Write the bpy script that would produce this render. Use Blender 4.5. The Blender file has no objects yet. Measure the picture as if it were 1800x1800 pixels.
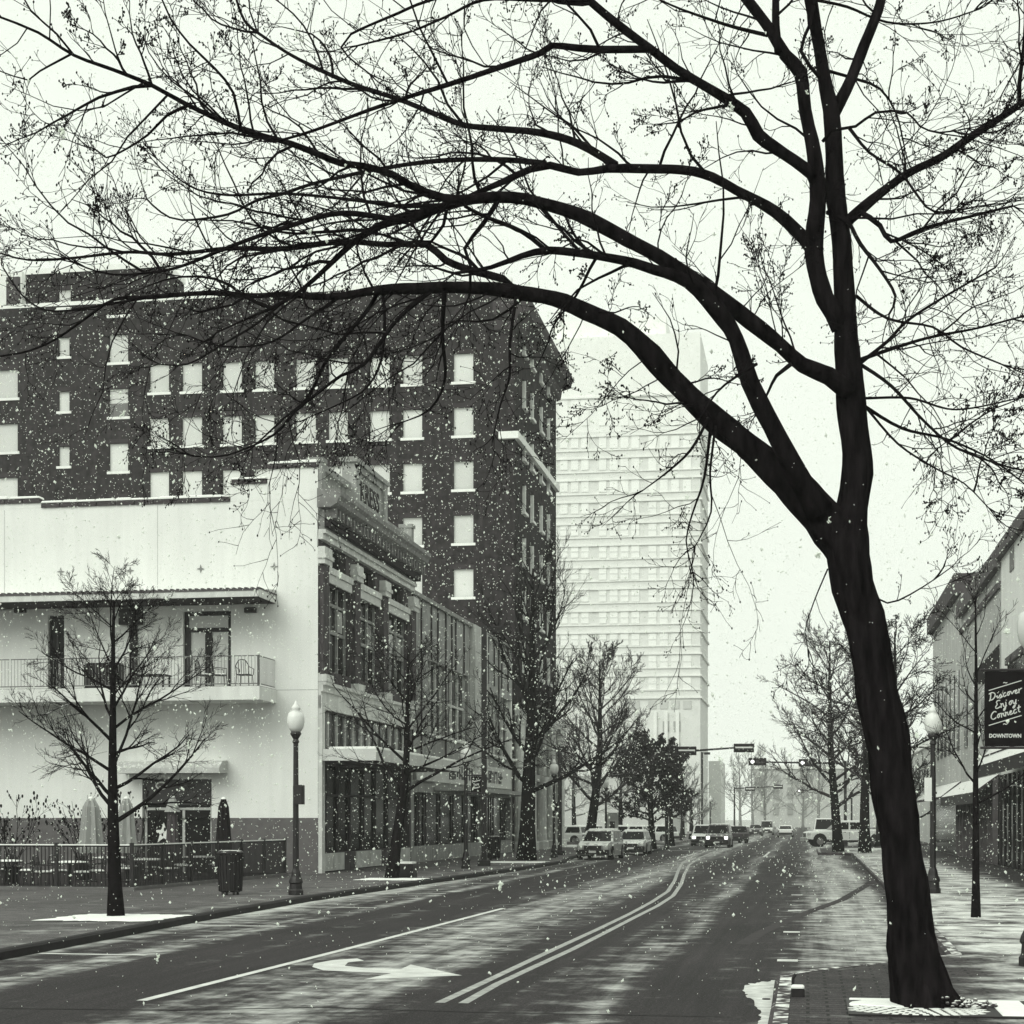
import bpy, math, random
from mathutils import Vector, Matrix
import numpy as np
R = math.radians
sc = bpy.context.scene
COL = sc.collection

# ------------------------------------------------------------------ camera, sky, sun, exposure
CAM_H = 2.2
F = 3000.0                      # focal length in pixels of the 1800 px photograph
cam = bpy.data.cameras.new('camera')
cam.sensor_width = 36; cam.lens = 60; cam.shift_y = 0.3
cam.clip_start = 0.1; cam.clip_end = 6000
camo = bpy.data.objects.new('camera', cam); COL.objects.link(camo)
camo.location = (0, 0, CAM_H); camo.rotation_euler = (R(90), 0, 0)
sc.camera = camo

SUN_EL, SUN_AZ = R(38), R(216)   # high, behind the camera
wd = bpy.data.worlds.new('World'); sc.world = wd; wd.use_nodes = True
wn = wd.node_tree.nodes; wl = wd.node_tree.links
bgn = wn['Background']
sky = wn.new('ShaderNodeTexSky'); sky.sky_type = 'NISHITA'; sky.sun_disc = False
sky.sun_elevation = SUN_EL; sky.sun_rotation = SUN_AZ; sky.dust_density = 8; sky.air_density = 1.5
bw = wn.new('ShaderNodeRGBToBW'); wl.new(sky.outputs[0], bw.inputs[0])
cl = wn.new('ShaderNodeMapRange'); cl.inputs['From Min'].default_value = 0; cl.inputs['From Max'].default_value = 12
cl.inputs['To Min'].default_value = 8.6; cl.inputs['To Max'].default_value = 9.6      # overcast: the blue sky levelled to a white one
wl.new(bw.outputs[0], cl.inputs['Value'])
tn = wn.new('ShaderNodeMix'); tn.data_type = 'RGBA'; tn.blend_type = 'MULTIPLY'; tn.inputs[0].default_value = 1
wl.new(cl.outputs[0], tn.inputs[6]); tn.inputs[7].default_value = (.935, 1.0, .895, 1)
wl.new(tn.outputs[2], bgn.inputs[0]); bgn.inputs[1].default_value = 0.096

sl = bpy.data.lights.new('sun', 'SUN'); sl.energy = 1.5; sl.angle = R(42); sl.color = (.97, 1.0, .92)
so = bpy.data.objects.new('sun', sl); COL.objects.link(so)
sd = Vector((math.sin(SUN_AZ) * math.cos(SUN_EL), math.cos(SUN_AZ) * math.cos(SUN_EL), math.sin(SUN_EL)))
so.rotation_euler = sd.to_track_quat('Z', 'Y').to_euler(); so.location = (0, -20, 60)

vs = sc.view_settings
vs.view_transform = 'Standard'; vs.look = 'None'; vs.exposure = 0.30; vs.gamma = 1; vs.use_curve_mapping = False
sc.render.engine = 'CYCLES'
cy = sc.cycles
cy.use_adaptive_sampling = True; cy.adaptive_threshold = 0.02
cy.max_bounces = 6; cy.diffuse_bounces = 3; cy.glossy_bounces = 3; cy.volume_bounces = 1; cy.transparent_max_bounces = 8
try:
    cy.use_denoising = True; cy.denoiser = 'OPENIMAGEDENOISE'; cy.denoising_prefilter = 'ACCURATE'
except Exception:
    pass

# ------------------------------------------------------------------ coordinates
A = math.atan2(520, F)          # street direction, to the right of the camera axis
ca, sa = math.cos(A), math.sin(A)
def S(u, v, z=0.0):             # street frame (u across, v along) -> world
    return Vector((u * ca + v * sa, -u * sa + v * ca, z))
def to_uv(X, Y): return (X * ca - Y * sa, X * sa + Y * ca)
def gp(px, py, z0=0.0):         # point of the ground seen at a pixel, street frame
    D = (CAM_H - z0) * F / (py - 1440); return to_uv((px - 900) / F * D, D)
def fv(v, px, py):              # on the plane v = const -> (u, z)
    c = (px - 900) / F; D = v / (c * sa + ca)
    return D * (c * ca - sa), (1440 - py) / F * D + CAM_H
def fu(u, px, py):              # on the plane u = const -> (v, z)
    c = (px - 900) / F; D = u / (c * ca - sa)
    return D * (c * sa + ca), (1440 - py) / F * D + CAM_H
def P(px, py, D): return Vector(((px - 900) / F * D, D, (1440 - py) / F * D + CAM_H))

# ------------------------------------------------------------------ mesh collector
class MB:
    def __init__(s): s.v = []; s.f = []
    def add(s, vs, fs):
        n = len(s.v); s.v += [tuple(p) for p in vs]; s.f += [tuple(i + n for i in f) for f in fs]; return s
    def box(s, x0, x1, y0, y1, z0, z1):
        x0, x1 = min(x0, x1), max(x0, x1); y0, y1 = min(y0, y1), max(y0, y1); z0, z1 = min(z0, z1), max(z0, z1)
        return s.add([(x0,y0,z0),(x1,y0,z0),(x1,y1,z0),(x0,y1,z0),(x0,y0,z1),(x1,y0,z1),(x1,y1,z1),(x0,y1,z1)],
                     [(3,2,1,0),(4,5,6,7),(0,1,5,4),(1,2,6,5),(2,3,7,6),(3,0,4,7)])
    def bbox(s, x0, x1, y0, y1, z0, z1, b=.02):      # box with chamfered vertical and top edges
        x0, x1 = min(x0, x1), max(x0, x1); y0, y1 = min(y0, y1), max(y0, y1)
        def ring(i, z): return [(x0+i+b,y0+i,z),(x1-i-b,y0+i,z),(x1-i,y0+i+b,z),(x1-i,y1-i-b,z),(x1-i-b,y1-i,z),(x0+i+b,y1-i,z),(x0+i,y1-i-b,z),(x0+i,y0+i+b,z)]
        return s.loft([ring(0, z0), ring(0, z1 - b), ring(b, z1)])
    def loft(s, rings, cap=True):
        n = len(rings[0]); vs = [p for r in rings for p in r]; fs = []
        for k in range(len(rings) - 1):
            for i in range(n):
                j = (i + 1) % n; fs.append((k*n+i, k*n+j, (k+1)*n+j, (k+1)*n+i))
        if cap:
            fs.append(tuple(range(n - 1, -1, -1))); fs.append(tuple((len(rings)-1)*n + i for i in range(n)))
        return s.add(vs, fs)
    def lathe(s, prof, c=(0,0,0), n=12):
        rings = [[(c[0]+r*math.cos(2*math.pi*i/n), c[1]+r*math.sin(2*math.pi*i/n), c[2]+z) for i in range(n)] for r, z in prof]
        return s.loft(rings)
    def prism(s, pts, off):
        pts = [Vector(p) for p in pts]; off = Vector(off); n = len(pts)
        return s.add(pts + [p + off for p in pts], [tuple(range(n-1,-1,-1)), tuple(range(n, 2*n))] + [(i,(i+1)%n,(i+1)%n+n,i+n) for i in range(n)])
    def quad(s, a, b, c, d): return s.add([a,b,c,d], [(0,1,2,3)])
    def tube(s, pts, rad, n=6, tip=False, rn=None):
        pts = [Vector(p) for p in pts]
        if not hasattr(rad, '__len__'): rad = [rad] * len(pts)
        t = (pts[1] - pts[0]).normalized()
        a = t.cross(Vector((0,0,1)))
        if a.length < .1: a = t.cross(Vector((1,0,0)))
        a.normalize(); vs = []; fs = []
        m = len(pts)
        for k in range(m):
            if k == 0: d = pts[1] - pts[0]
            elif k == m - 1: d = pts[-1] - pts[-2]
            else: d = pts[k+1] - pts[k-1]
            if d.length < 1e-9: d = t
            d = d.normalized(); a = a - d * a.dot(d)
            if a.length < 1e-6: a = d.orthogonal()
            a.normalize(); b = d.cross(a)
            for i in range(n):
                w = 2 * math.pi * i / n; r = rad[k] * (rn(k, i) if rn else 1)
                vs.append(pts[k] + a * (r * math.cos(w)) + b * (r * math.sin(w)))
        for k in range(m - 1):
            for i in range(n):
                j = (i + 1) % n; fs.append((k*n+i, k*n+j, (k+1)*n+j, (k+1)*n+i))
        fs.append(tuple(range(n-1,-1,-1))); fs.append(tuple((m-1)*n+i for i in range(n)))
        return s.add(vs, fs)
    def ball(s, c, r, n=8, m=5, sz=1.0):
        return s.lathe([(max(.001, r*math.sin(math.pi*k/m)), -r*sz*math.cos(math.pi*k/m)) for k in range(m+1)], c, n)
    def build(s, name, mat, parent=None, off=(0,0,0), smooth=False):
        me = bpy.data.meshes.new(name)
        o = Vector(off)
        me.from_pydata([tuple(Vector(p) - o) for p in s.v] if o.length else s.v, [], s.f); me.update()
        me.materials.append(mat)
        if smooth: me.polygons.foreach_set('use_smooth', [True] * len(me.polygons))
        ob = bpy.data.objects.new(name, me); COL.objects.link(ob)
        if parent: ob.parent = parent
        return ob

def tag(o, label=None, cat=None, group=None, kind=None):
    if label: o['label'] = label
    if cat: o['category'] = cat
    if group: o['group'] = group
    if kind: o['kind'] = kind
    return o
class Thing:                    # an Empty at the thing's base, in the street frame
    def __init__(s, name, label, cat, u=0, v=0, z=0, rot=0, group=None, local=False):
        s.o = bpy.data.objects.new(name, None); COL.objects.link(s.o); s.o.empty_display_size = .3
        s.o.location = S(u, v, z); s.o.rotation_euler = (0, 0, -A + rot)
        tag(s.o, label, cat, group)
        s.off = (0,0,0) if local else (u, v, z)
    def part(s, name, mb, m, parent=None, smooth=False, label=None):
        ob = mb.build(name, m, parent or s.o, s.off, smooth)
        if label: ob['label'] = label
        return ob
def copy_tree(o, parent=None):
    c = o.copy(); COL.objects.link(c)
    if parent: c.parent = parent
    for ch in list(o.children): copy_tree(ch, c)
    return c
def place(o, u, v, z=0, rot=0, label=None):
    o.location = S(u, v, z); o.rotation_euler = (0, 0, -A + rot)
    if label: o['label'] = label
    return o
def struct(name, mb, m, kind='structure', label=None, smooth=False):
    o = mb.build(name, m, None, smooth=smooth); o.rotation_euler = (0, 0, -A); o['kind'] = kind
    if label: o['label'] = label
    return o

# ------------------------------------------------------------------ materials
def tone(g):                    # the print's toning: warm blacks, faintly green whites
    t = min(1, max(0, (g - .02) / .16))
    return (g * (1.15 * (1 - t) + .99 * t), g * (.96 * (1 - t) + 1.0 * t), g * (1.06 * (1 - t) + .97 * t), 1)
MATS = {}
def mat(name, g, rough=.85, spec=.15, var=.2, scale=4, detail=5, bump=0, snow=0, stretch=(1,1,1), metal=0, emit=0, streak=0):
    if name in MATS: return MATS[name]
    m = bpy.data.materials.new(name); m.use_nodes = True; MATS[name] = m
    n = m.node_tree.nodes; l = m.node_tree.links; b = n['Principled BSDF']
    b.inputs['Roughness'].default_value = rough; b.inputs['Specular IOR Level'].default_value = spec; b.inputs['Metallic'].default_value = metal
    tc = n.new('ShaderNodeTexCoord'); mp = n.new('ShaderNodeMapping'); mp.inputs['Scale'].default_value = stretch
    l.new(tc.outputs['Object'], mp.inputs[0])
    nz = n.new('ShaderNodeTexNoise'); nz.inputs['Scale'].default_value = scale; nz.inputs['Detail'].default_value = detail
    l.new(mp.outputs[0], nz.inputs['Vector'])
    cr = n.new('ShaderNodeValToRGB'); e = cr.color_ramp.elements
    e[0].position = .25; e[0].color = tone(g * (1 - var)); e[1].position = .75; e[1].color = tone(min(.95, g * (1 + var)))
    l.new(nz.outputs['Fac'], cr.inputs[0]); out = cr.outputs[0]
    if streak:                   # rain streaks and grime running down
        m2 = n.new('ShaderNodeMapping'); m2.inputs['Scale'].default_value = (1.6, 1.6, .12); l.new(tc.outputs['Object'], m2.inputs[0])
        n2 = n.new('ShaderNodeTexNoise'); n2.inputs['Scale'].default_value = 2.2; n2.inputs['Detail'].default_value = 6; l.new(m2.outputs[0], n2.inputs['Vector'])
        r2 = n.new('ShaderNodeValToRGB'); r2.color_ramp.elements[0].position = .35; r2.color_ramp.elements[0].color = (1-streak,)*3 + (1,)
        r2.color_ramp.elements[1].position = .6; l.new(n2.outputs['Fac'], r2.inputs[0])
        mx = n.new('ShaderNodeMix'); mx.data_type = 'RGBA'; mx.blend_type = 'MULTIPLY'; mx.inputs[0].default_value = 1
        l.new(out, mx.inputs[6]); l.new(r2.outputs[0], mx.inputs[7]); out = mx.outputs[2]
    if snow:                     # snow lying on upward faces
        ge = n.new('ShaderNodeNewGeometry'); sp = n.new('ShaderNodeSeparateXYZ'); l.new(ge.outputs['Normal'], sp.inputs[0])
        ns = n.new('ShaderNodeTexNoise'); ns.inputs['Scale'].default_value = 5; ns.inputs['Detail'].default_value = 4; l.new(tc.outputs['Object'], ns.inputs['Vector'])
        ma = n.new('ShaderNodeMath'); ma.operation = 'MULTIPLY_ADD'; l.new(ns.outputs['Fac'], ma.inputs[0]); ma.inputs[1].default_value = .9; l.new(sp.outputs['Z'], ma.inputs[2])
        mr = n.new('ShaderNodeMapRange'); mr.inputs['From Min'].default_value = snow; mr.inputs['From Max'].default_value = snow + .12; l.new(ma.outputs[0], mr.inputs['Value'])
        mx = n.new('ShaderNodeMix'); mx.data_type = 'RGBA'; l.new(mr.outputs[0], mx.inputs[0]); l.new(out, mx.inputs[6]); mx.inputs[7].default_value = tone(.8); out = mx.outputs[2]
    l.new(out, b.inputs['Base Color'])
    if bump:
        bp = n.new('ShaderNodeBump'); bp.inputs['Strength'].default_value = bump; bp.inputs['Distance'].default_value = .05
        l.new(nz.outputs['Fac'], bp.inputs['Height']); l.new(bp.outputs[0], b.inputs['Normal'])
    if emit:
        b.inputs['Emission Color'].default_value = tone(1); b.inputs['Emission Strength'].default_value = emit
    return m

def ground_mat(name, base, snow_g, ramp, lo, hi, thr=.78, soft=.18, scale=.55, brick=0, umin=-14., umax=4., stretch=(.8, .8, 1), along=0):
    """ground with blown snow: `ramp` says how much lies at each distance u across the street"""
    m = bpy.data.materials.new(name); m.use_nodes = True
    n = m.node_tree.nodes; l = m.node_tree.links; b = n['Principled BSDF']
    b.inputs['Roughness'].default_value = .75; b.inputs['Specular IOR Level'].default_value = .12
    tc = n.new('ShaderNodeTexCoord'); sp = n.new('ShaderNodeSeparateXYZ'); l.new(tc.outputs['Object'], sp.inputs[0])
    mr = n.new('ShaderNodeMapRange'); mr.inputs['From Min'].default_value = umin; mr.inputs['From Max'].default_value = umax
    # tracks weave a little
    wv = n.new('ShaderNodeTexNoise'); wv.inputs['Scale'].default_value = .08; wv.inputs['Detail'].default_value = 1; l.new(tc.outputs['Object'], wv.inputs['Vector'])
    w2 = n.new('ShaderNodeMath'); w2.operation = 'MULTIPLY_ADD'; l.new(wv.outputs['Fac'], w2.inputs[0]); w2.inputs[1].default_value = 1.2; w2.inputs[2].default_value = -.6
    w3 = n.new('ShaderNodeMath'); w3.operation = 'ADD'; l.new(w2.outputs[0], w3.inputs[0]); l.new(sp.outputs['X'], w3.inputs[1])
    l.new(w3.outputs[0], mr.inputs['Value'])
    cr = n.new('ShaderNodeValToRGB'); els = cr.color_ramp.elements
    while len(els) < len(ramp): els.new(.5)
    for el, (u, val) in zip(els, ramp): el.position = (u - umin) / (umax - umin); el.color = (val, val, val, 1)
    l.new(mr.outputs[0], cr.inputs[0])
    mp = n.new('ShaderNodeMapping'); mp.inputs['Scale'].default_value = stretch; l.new(tc.outputs['Object'], mp.inputs[0])
    nz = n.new('ShaderNodeTexNoise'); nz.inputs['Scale'].default_value = scale; nz.inputs['Detail'].default_value = 12; nz.inputs['Roughness'].default_value = .68; nz.inputs['Distortion'].default_value = .2
    l.new(mp.outputs[0], nz.inputs['Vector'])
    if along:
        mt = n.new('ShaderNodeMapping'); mt.inputs['Scale'].default_value = (1.5, .05, 1); l.new(tc.outputs['Object'], mt.inputs[0])
        nt = n.new('ShaderNodeTexNoise'); nt.inputs['Scale'].default_value = 1.3; nt.inputs['Detail'].default_value = 7; nt.inputs['Roughness'].default_value = .6; l.new(mt.outputs[0], nt.inputs['Vector'])
        n0 = nz; nz = n.new('ShaderNodeMix'); nz.data_type = 'FLOAT'; nz.inputs[0].default_value = along; l.new(n0.outputs['Fac'], nz.inputs[2]); l.new(nt.outputs['Fac'], nz.inputs[3])
    fac_ = nz.outputs[0]
    ad = n.new('ShaderNodeMath'); ad.operation = 'ADD'; l.new(fac_, ad.inputs[0]); l.new(cr.outputs[0], ad.inputs[1])
    ms = n.new('ShaderNodeMapRange'); ms.interpolation_type = 'SMOOTHSTEP'; ms.inputs['From Min'].default_value = thr; ms.inputs['From Max'].default_value = thr + soft
    l.new(ad.outputs[0], ms.inputs['Value'])
    gz = n.new('ShaderNodeTexNoise'); gz.inputs['Scale'].default_value = 26; gz.inputs['Detail'].default_value = 8; l.new(tc.outputs['Object'], gz.inputs['Vector'])
    gr = n.new('ShaderNodeValToRGB'); e = gr.color_ramp.elements; e[0].position = .32; e[0].color = tone(lo); e[1].position = .72; e[1].color = tone(hi); l.new(gz.outputs['Fac'], gr.inputs[0])
    big = n.new('ShaderNodeTexNoise'); big.inputs['Scale'].default_value = .25; big.inputs['Detail'].default_value = 7; l.new(tc.outputs['Object'], big.inputs['Vector'])
    br = n.new('ShaderNodeValToRGB'); br.color_ramp.elements[0].position = .3; br.color_ramp.elements[0].color = (.62,.62,.62,1); br.color_ramp.elements[1].position = .7; br.color_ramp.elements[1].color = (1.0,1.0,1.0,1); l.new(big.outputs['Fac'], br.inputs[0])
    mu = n.new('ShaderNodeMix'); mu.data_type = 'RGBA'; mu.blend_type = 'MULTIPLY'; mu.inputs[0].default_value = 1; l.new(gr.outputs[0], mu.inputs[6]); l.new(br.outputs[0], mu.inputs[7])
    out = mu.outputs[2]
    g2 = n.new('ShaderNodeTexNoise'); g2.inputs['Scale'].default_value = 3.2; g2.inputs['Detail'].default_value = 12; g2.inputs['Roughness'].default_value = .8; l.new((mt if along else mp).outputs[0], g2.inputs['Vector'])
    gg = n.new('ShaderNodeMapRange'); gg.inputs['From Min'].default_value = .3; gg.inputs['From Max'].default_value = .7; gg.inputs['To Min'].default_value = .45; gg.inputs['To Max'].default_value = 1.7; l.new(g2.outputs['Fac'], gg.inputs['Value'])
    m4 = n.new('ShaderNodeMix'); m4.data_type = 'RGBA'; m4.blend_type = 'MULTIPLY'; m4.inputs[0].default_value = 1; l.new(out, m4.inputs[6]); l.new(gg.outputs[0], m4.inputs[7]); out = m4.outputs[2]
    if brick:
        bt = n.new('ShaderNodeTexBrick'); bt.inputs['Scale'].default_value = 1; bt.inputs['Brick Width'].default_value = brick; bt.inputs['Row Height'].default_value = brick / 2
        bt.inputs['Mortar Size'].default_value = .02; bt.inputs['Color1'].default_value = (1,1,1,1); bt.inputs['Color2'].default_value = (.72,.72,.72,1); bt.inputs['Mortar'].default_value = (.22,.22,.22,1)
        l.new(tc.outputs['Object'], bt.inputs['Vector'])
        m3 = n.new('ShaderNodeMix'); m3.data_type = 'RGBA'; m3.blend_type = 'MULTIPLY'; m3.inputs[0].default_value = 1; l.new(out, m3.inputs[6]); l.new(bt.outputs[0], m3.inputs[7]); out = m3.outputs[2]
    # a thin dusting of grains everywhere
    fz = n.new('ShaderNodeTexNoise'); fz.inputs['Scale'].default_value = 60; fz.inputs['Detail'].default_value = 3; l.new(tc.outputs['Object'], fz.inputs['Vector'])
    fr = n.new('ShaderNodeMapRange'); fr.inputs['From Min'].default_value = .62; fr.inputs['From Max'].default_value = .74; fr.inputs['To Max'].default_value = .35; l.new(fz.outputs['Fac'], fr.inputs['Value'])
    mxf = n.new('ShaderNodeMath'); mxf.operation = 'MAXIMUM'; l.new(ms.outputs[0], mxf.inputs[0]); l.new(fr.outputs[0], mxf.inputs[1])
    mx = n.new('ShaderNodeMix'); mx.data_type = 'RGBA'; l.new(mxf.outputs[0], mx.inputs[0]); l.new(out, mx.inputs[6]); mx.inputs[7].default_value = tone(snow_g)
    l.new(mx.outputs[2], b.inputs['Base Color'])
    bp = n.new('ShaderNodeBump'); bp.inputs['Strength'].default_value = .3; bp.inputs['Distance'].default_value = .02; l.new(gz.outputs['Fac'], bp.inputs['Height']); l.new(bp.outputs[0], b.inputs['Normal'])
    return m

M_BARK = mat('bark_wet', .008, .95, .0, .95, 11, 8, bump=.9, snow=1.5, stretch=(1, 1, .22))
M_BARKF = mat('bark_street', .008, .9, .0, .4, 9, bump=.4, snow=1.42)
M_TWIG = mat('twig', .008, .9, .0, .3, 9, snow=1.47)
M_TWIGF = mat('twig_street', .009, .9, .0, .3, 9, snow=1.36)
M_TWIGD = mat('twig_distant_hazed', .24, .9, .04, .2, 9)  # grey stands in for haze over the far trees
M_WHITE = mat('white_stucco', .80, .9, .1, .05, .5, 8, bump=.03, streak=.05)
M_GREYW = mat('grey_stucco', .15, .9, .1, .15, 2.5)
M_SNOW = mat('snow', .86, .9, .1, .05, 6, bump=.2)
M_BRICKD = mat('dark_brick', .028, .95, .02, .75, 2.6, 12, streak=.35)
M_BLIND = mat('window_blind', .64, .7, .25, .05, .8)
M_SILL = mat('snowy_sill', .80, .9, .1, .06, 3)
M_TRIM = mat('pale_trim', .62, .85, .15, .15, 2, streak=.15)
M_TRIMG = mat('grey_trim', .26, .85, .15, .3, 3, snow=1.3)
M_STONE = mat('grey_brickwork', .07, .88, .12, .35, 2.4, 7, streak=.3)
M_RIB = mat('ribbed_metal', .30, .6, .3, .25, 1.6, 6, streak=.3)
M_DARK = mat('dark_paint', .012, .55, .3, .3, 6)
M_DARKS = mat('dark_paint_snowy', .012, .6, .25, .3, 6, snow=1.32)
M_GLASS = mat('dark_glass', .006, .12, .12, .5, .5)
M_GLASSW = mat('curtained_glass', .45, .25, .4, .35, 2.2, stretch=(1,1,.25))
M_IRON = mat('lamp_iron', .012, .5, .35, .3, 8)
M_GLOBE = mat('milk_glass', .72, .25, .4, .04, 3, snow=1.25)
M_TOWER = mat('tower_brick_hazed', .70, .9, .1, .08, .6)  # distance haze put into the pale tower wall colour
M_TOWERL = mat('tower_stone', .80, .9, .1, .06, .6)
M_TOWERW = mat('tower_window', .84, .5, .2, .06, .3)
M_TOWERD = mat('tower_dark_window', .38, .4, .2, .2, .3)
M_PALE = mat('far_wall_hazed', .58, .9, .1, .12, .5)  # paled to imitate haze on the far low block
M_PALED = mat('far_wall_hazed_dark', .50, .9, .1, .12, .5)  # far wall colour raised to carry the haze as well
M_RWALL = mat('light_render', .82, .9, .1, .05, .5, streak=.1)
M_RGREY = mat('grey_brick_wall', .50, .9, .1, .2, 2.0, 7, streak=.2)
M_COPE = mat('dark_coping', .10, .9, .1, .4, 3)
M_FABRIC = mat('pale_canvas', .30, .95, .05, .15, 5, stretch=(3,3,.4), snow=1.35)
M_FABRICD = mat('dark_canvas', .014, .95, .05, .3, 5, snow=1.4)
M_KERB = mat('dark_kerb', .012, .7, .2, .4, 4)  # dark tone for the left kerb and the road seam
M_LINE = mat('road_paint', .62, .8, .15, .2, 3, 7)
M_LINEY = mat('yellow_line_paint', .36, .8, .15, .35, 5, 8)
M_TRACK = mat('wet_tyre_track', .03, .7, .12, .4, 6, 6)
M_CARW = mat('white_car_paint', .68, .3, .4, .03, 1, snow=1.5)
M_CARS = mat('silver_car_paint', .24, .3, .45, .12, 2, snow=1.25)
M_CARD = mat('dark_car_paint', .05, .3, .45, .2, 2, snow=1.42)
M_TYRE = mat('tyre', .014, .9, .1, .3, 6)
M_RIM = mat('wheel_rim', .14, .4, .4, .2, 6)
M_CHROME = mat('bumper_metal', .30, .35, .4, .2, 3)
M_HEAD = mat('headlamp_lit', .8, .3, .4, .02, 3, emit=2.2)
M_HEADO = mat('headlamp_glass', .5, .2, .5, .1, 3)
M_LIT = mat('signal_lamp_lit', .8, .3, .4, .02, 3, emit=1.6)
M_WRITE = mat('white_lettering', .72, .8, .1, .05, 3)
M_BANNER = mat('banner_black', .010, .8, .1, .2, 3)

# ------------------------------------------------------------------ haze
hz = MB().box(-420, 420, -25, 640, -1.5, 112)
hm = bpy.data.materials.new('snowy_air'); hm.use_nodes = True
hn = hm.node_tree.nodes; hn.remove(hn['Principled BSDF'])
pv = hn.new('ShaderNodeVolumePrincipled'); pv.inputs['Color'].default_value = (.97, .985, .955, 1); pv.inputs['Density'].default_value = .00042; pv.inputs['Anisotropy'].default_value = 0.0
hm.node_tree.links.new(pv.outputs[0], hn['Material Output'].inputs['Volume'])
ho = hz.build('haze', hm); ho['kind'] = 'stuff'; ho['label'] = 'pale snowy air that whitens the far end of the street'

# ------------------------------------------------------------------ ground, road, pavements
struct('ground', MB().box(-2500, 2500, -400, 4500, -.4, -.06), mat('snowy_ground', .4, .9, .1, .3, .2))
M_ROAD = ground_mat('asphalt_with_blown_snow', .05, .66,
    [(-13.0,.40),(-12.2,.30),(-11.4,.20),(-10.6,.30),(-9.9,.06),(-9.2,.20),(-8.5,.05),(-7.7,.22),(-6.9,.29),(-5.8,.32),(-4.9,.22),(-4.2,.08),(-3.4,.18),(-2.4,.28),(-1.6,.10),(-.6,.18),(.3,.32),(1.6,.36),(2.2,.2)],
    .009, .046, thr=.685, soft=.34, scale=1.7, stretch=(.8, 1, 1), along=.36)
road = MB().box(-150, 150, -25, 640, -.05, 0)
struct('road', road, M_ROAD)
KL = [(-11.9,-22),(-12.1,10),(-12.4,25),(-12.9,36),(-13.1,44),(-12.7,56),(-12.0,75),(-11.9,84),(-12.3,88),(-12.9,95),(-13.0,108),(-12.0,112),(-10.2,115),(-10.1,121.5),(-11.0,124)]
KR = [(-.4,-22),(-.4,22.8),(-.1,23.4),(2.1,26.6),(2.3,45),(2.5,80),(2.6,104.5),(2.3,105.4),(.6,106.4),(.6,122),(2.0,124)]
M_PAVL = ground_mat('left_pavement', .1, .7, [(-40,.10),(-20,.12),(-16,.16),(-13,.26)], .05, .15, thr=.70, soft=.5, scale=1.4, umin=-42, umax=-10)
M_PAVR = ground_mat('right_pavement', .1, .78, [(-1,.16),(1.5,.18),(2.6,.38),(5.6,.40),(7.2,.12),(9,.04)], .03, .10, thr=.72, soft=.32, scale=1.2, brick=.42, umin=-1, umax=10)
def poly_slab(edge, far_u, z0, z1):
    m = MB(); top = [(u, v, z1) for u, v in edge] + [(far_u, edge[-1][1], z1), (far_u, edge[0][1], z1)]
    return m.prism([(p[0], p[1], z0) for p in top], (0, 0, z1 - z0))
def inset(edge, d): return [(u + d, v) for u, v in edge]
struct('pavement', poly_slab(inset(KL, -.2), -150, -.03, .15), M_PAVL)
struct('pavement', poly_slab(inset(KR, .2), 150, -.03, .15), M_PAVR)
def strip(edge, d, z0, z1):
    m = MB(); rings = [[(u, v, z0), (u + d, v, z0), (u + d, v, z1), (u + d * .25, v, z1), (u, v, z1 - .03)] for u, v in edge]
    if d > 0: rings = [r[::-1] for r in rings]
    return m.loft(rings)
struct('kerb', strip(KL, -.2, -.03, .156), M_KERB)
struct('kerb', strip(KR, .2, -.03, .156), mat('snowy_kerb', .05, .8, .15, .5, 1.2, 6, snow=1.42))
# far blocks beyond the cross street
struct('pavement', MB().box(-150, -11.5, 146, 240, -.03, .15), M_PAVL)
struct('pavement', MB().box(3, 150, 146, 240, -.03, .15), M_PAVR)
struct('pavement', MB().box(-150, -11.5, 262, 420, -.03, .15), M_PAVL)
struct('pavement', MB().box(3, 150, 262, 420, -.03, .15), M_PAVR)

# painted markings, flat on the road
def ribbon(pts, w):
    m = MB(); n = len(pts); vs = []
    for k in range(n):
        a = Vector(pts[max(0,k-1)]); b = Vector(pts[min(n-1,k+1)]); d = (b - a).normalized(); q = Vector((-d.y, d.x)) * w / 2
        p = Vector(pts[k]); vs += [(p.x - q.x, p.y - q.y, .004), (p.x + q.x, p.y + q.y, .004)]
    return m.add(vs, [(2*k, 2*k+1, 2*k+3, 2*k+2)[::-1] for k in range(n - 1)])
def marking(mb, m=None): return struct('road_marking', mb, m or M_LINE)
yl = [gp(x, y) for x, y in [(773,1763),(857,1724),(935,1687),(989,1662),(1050,1634),(1106,1607),(1145,1586),(1174,1567),(1186,1548),(1192,1531),(1200,1516),(1222,1503),(1250,1494)]]
yr = [gp(x, y) for x, y in [(814,1764),(874,1730),(945,1697),(1008,1668),(1063,1640),(1115,1613),(1155,1593),(1183,1575),(1197,1555),(1203,1537),(1211,1521),(1231,1507),(1258,1496)]]
for k, (e, m_) in enumerate(((yl, M_LINEY), (yr, M_LINEY))): marking(ribbon(e, .125), m_)
marking(ribbon([(-7.95, 19.6), (-7.7, 28), (-7.4, 41.5)], .14))
arrow = [(628,1685),(585,1688),(552,1694),(549,1700),(568,1706),(630,1709),(688,1711),(640,1722),(812,1715),(722,1696),(704,1704),(640,1702),(606,1698),(612,1692),(640,1689)]
am = MB(); pts = [gp(x, y) for x, y in arrow]; c0 = len(pts)
import mathutils.geometry as mg
tri = mg.tessellate_polygon([[Vector((p[0], p[1], 0)) for p in pts]])
am.add([(p[0], p[1], .004) for p in pts], [t if (Vector(pts[t[1]])-Vector(pts[t[0]])).cross(Vector(pts[t[2]])-Vector(pts[t[0]])) > 0 else t[::-1] for t in tri])
marking(am)
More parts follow.
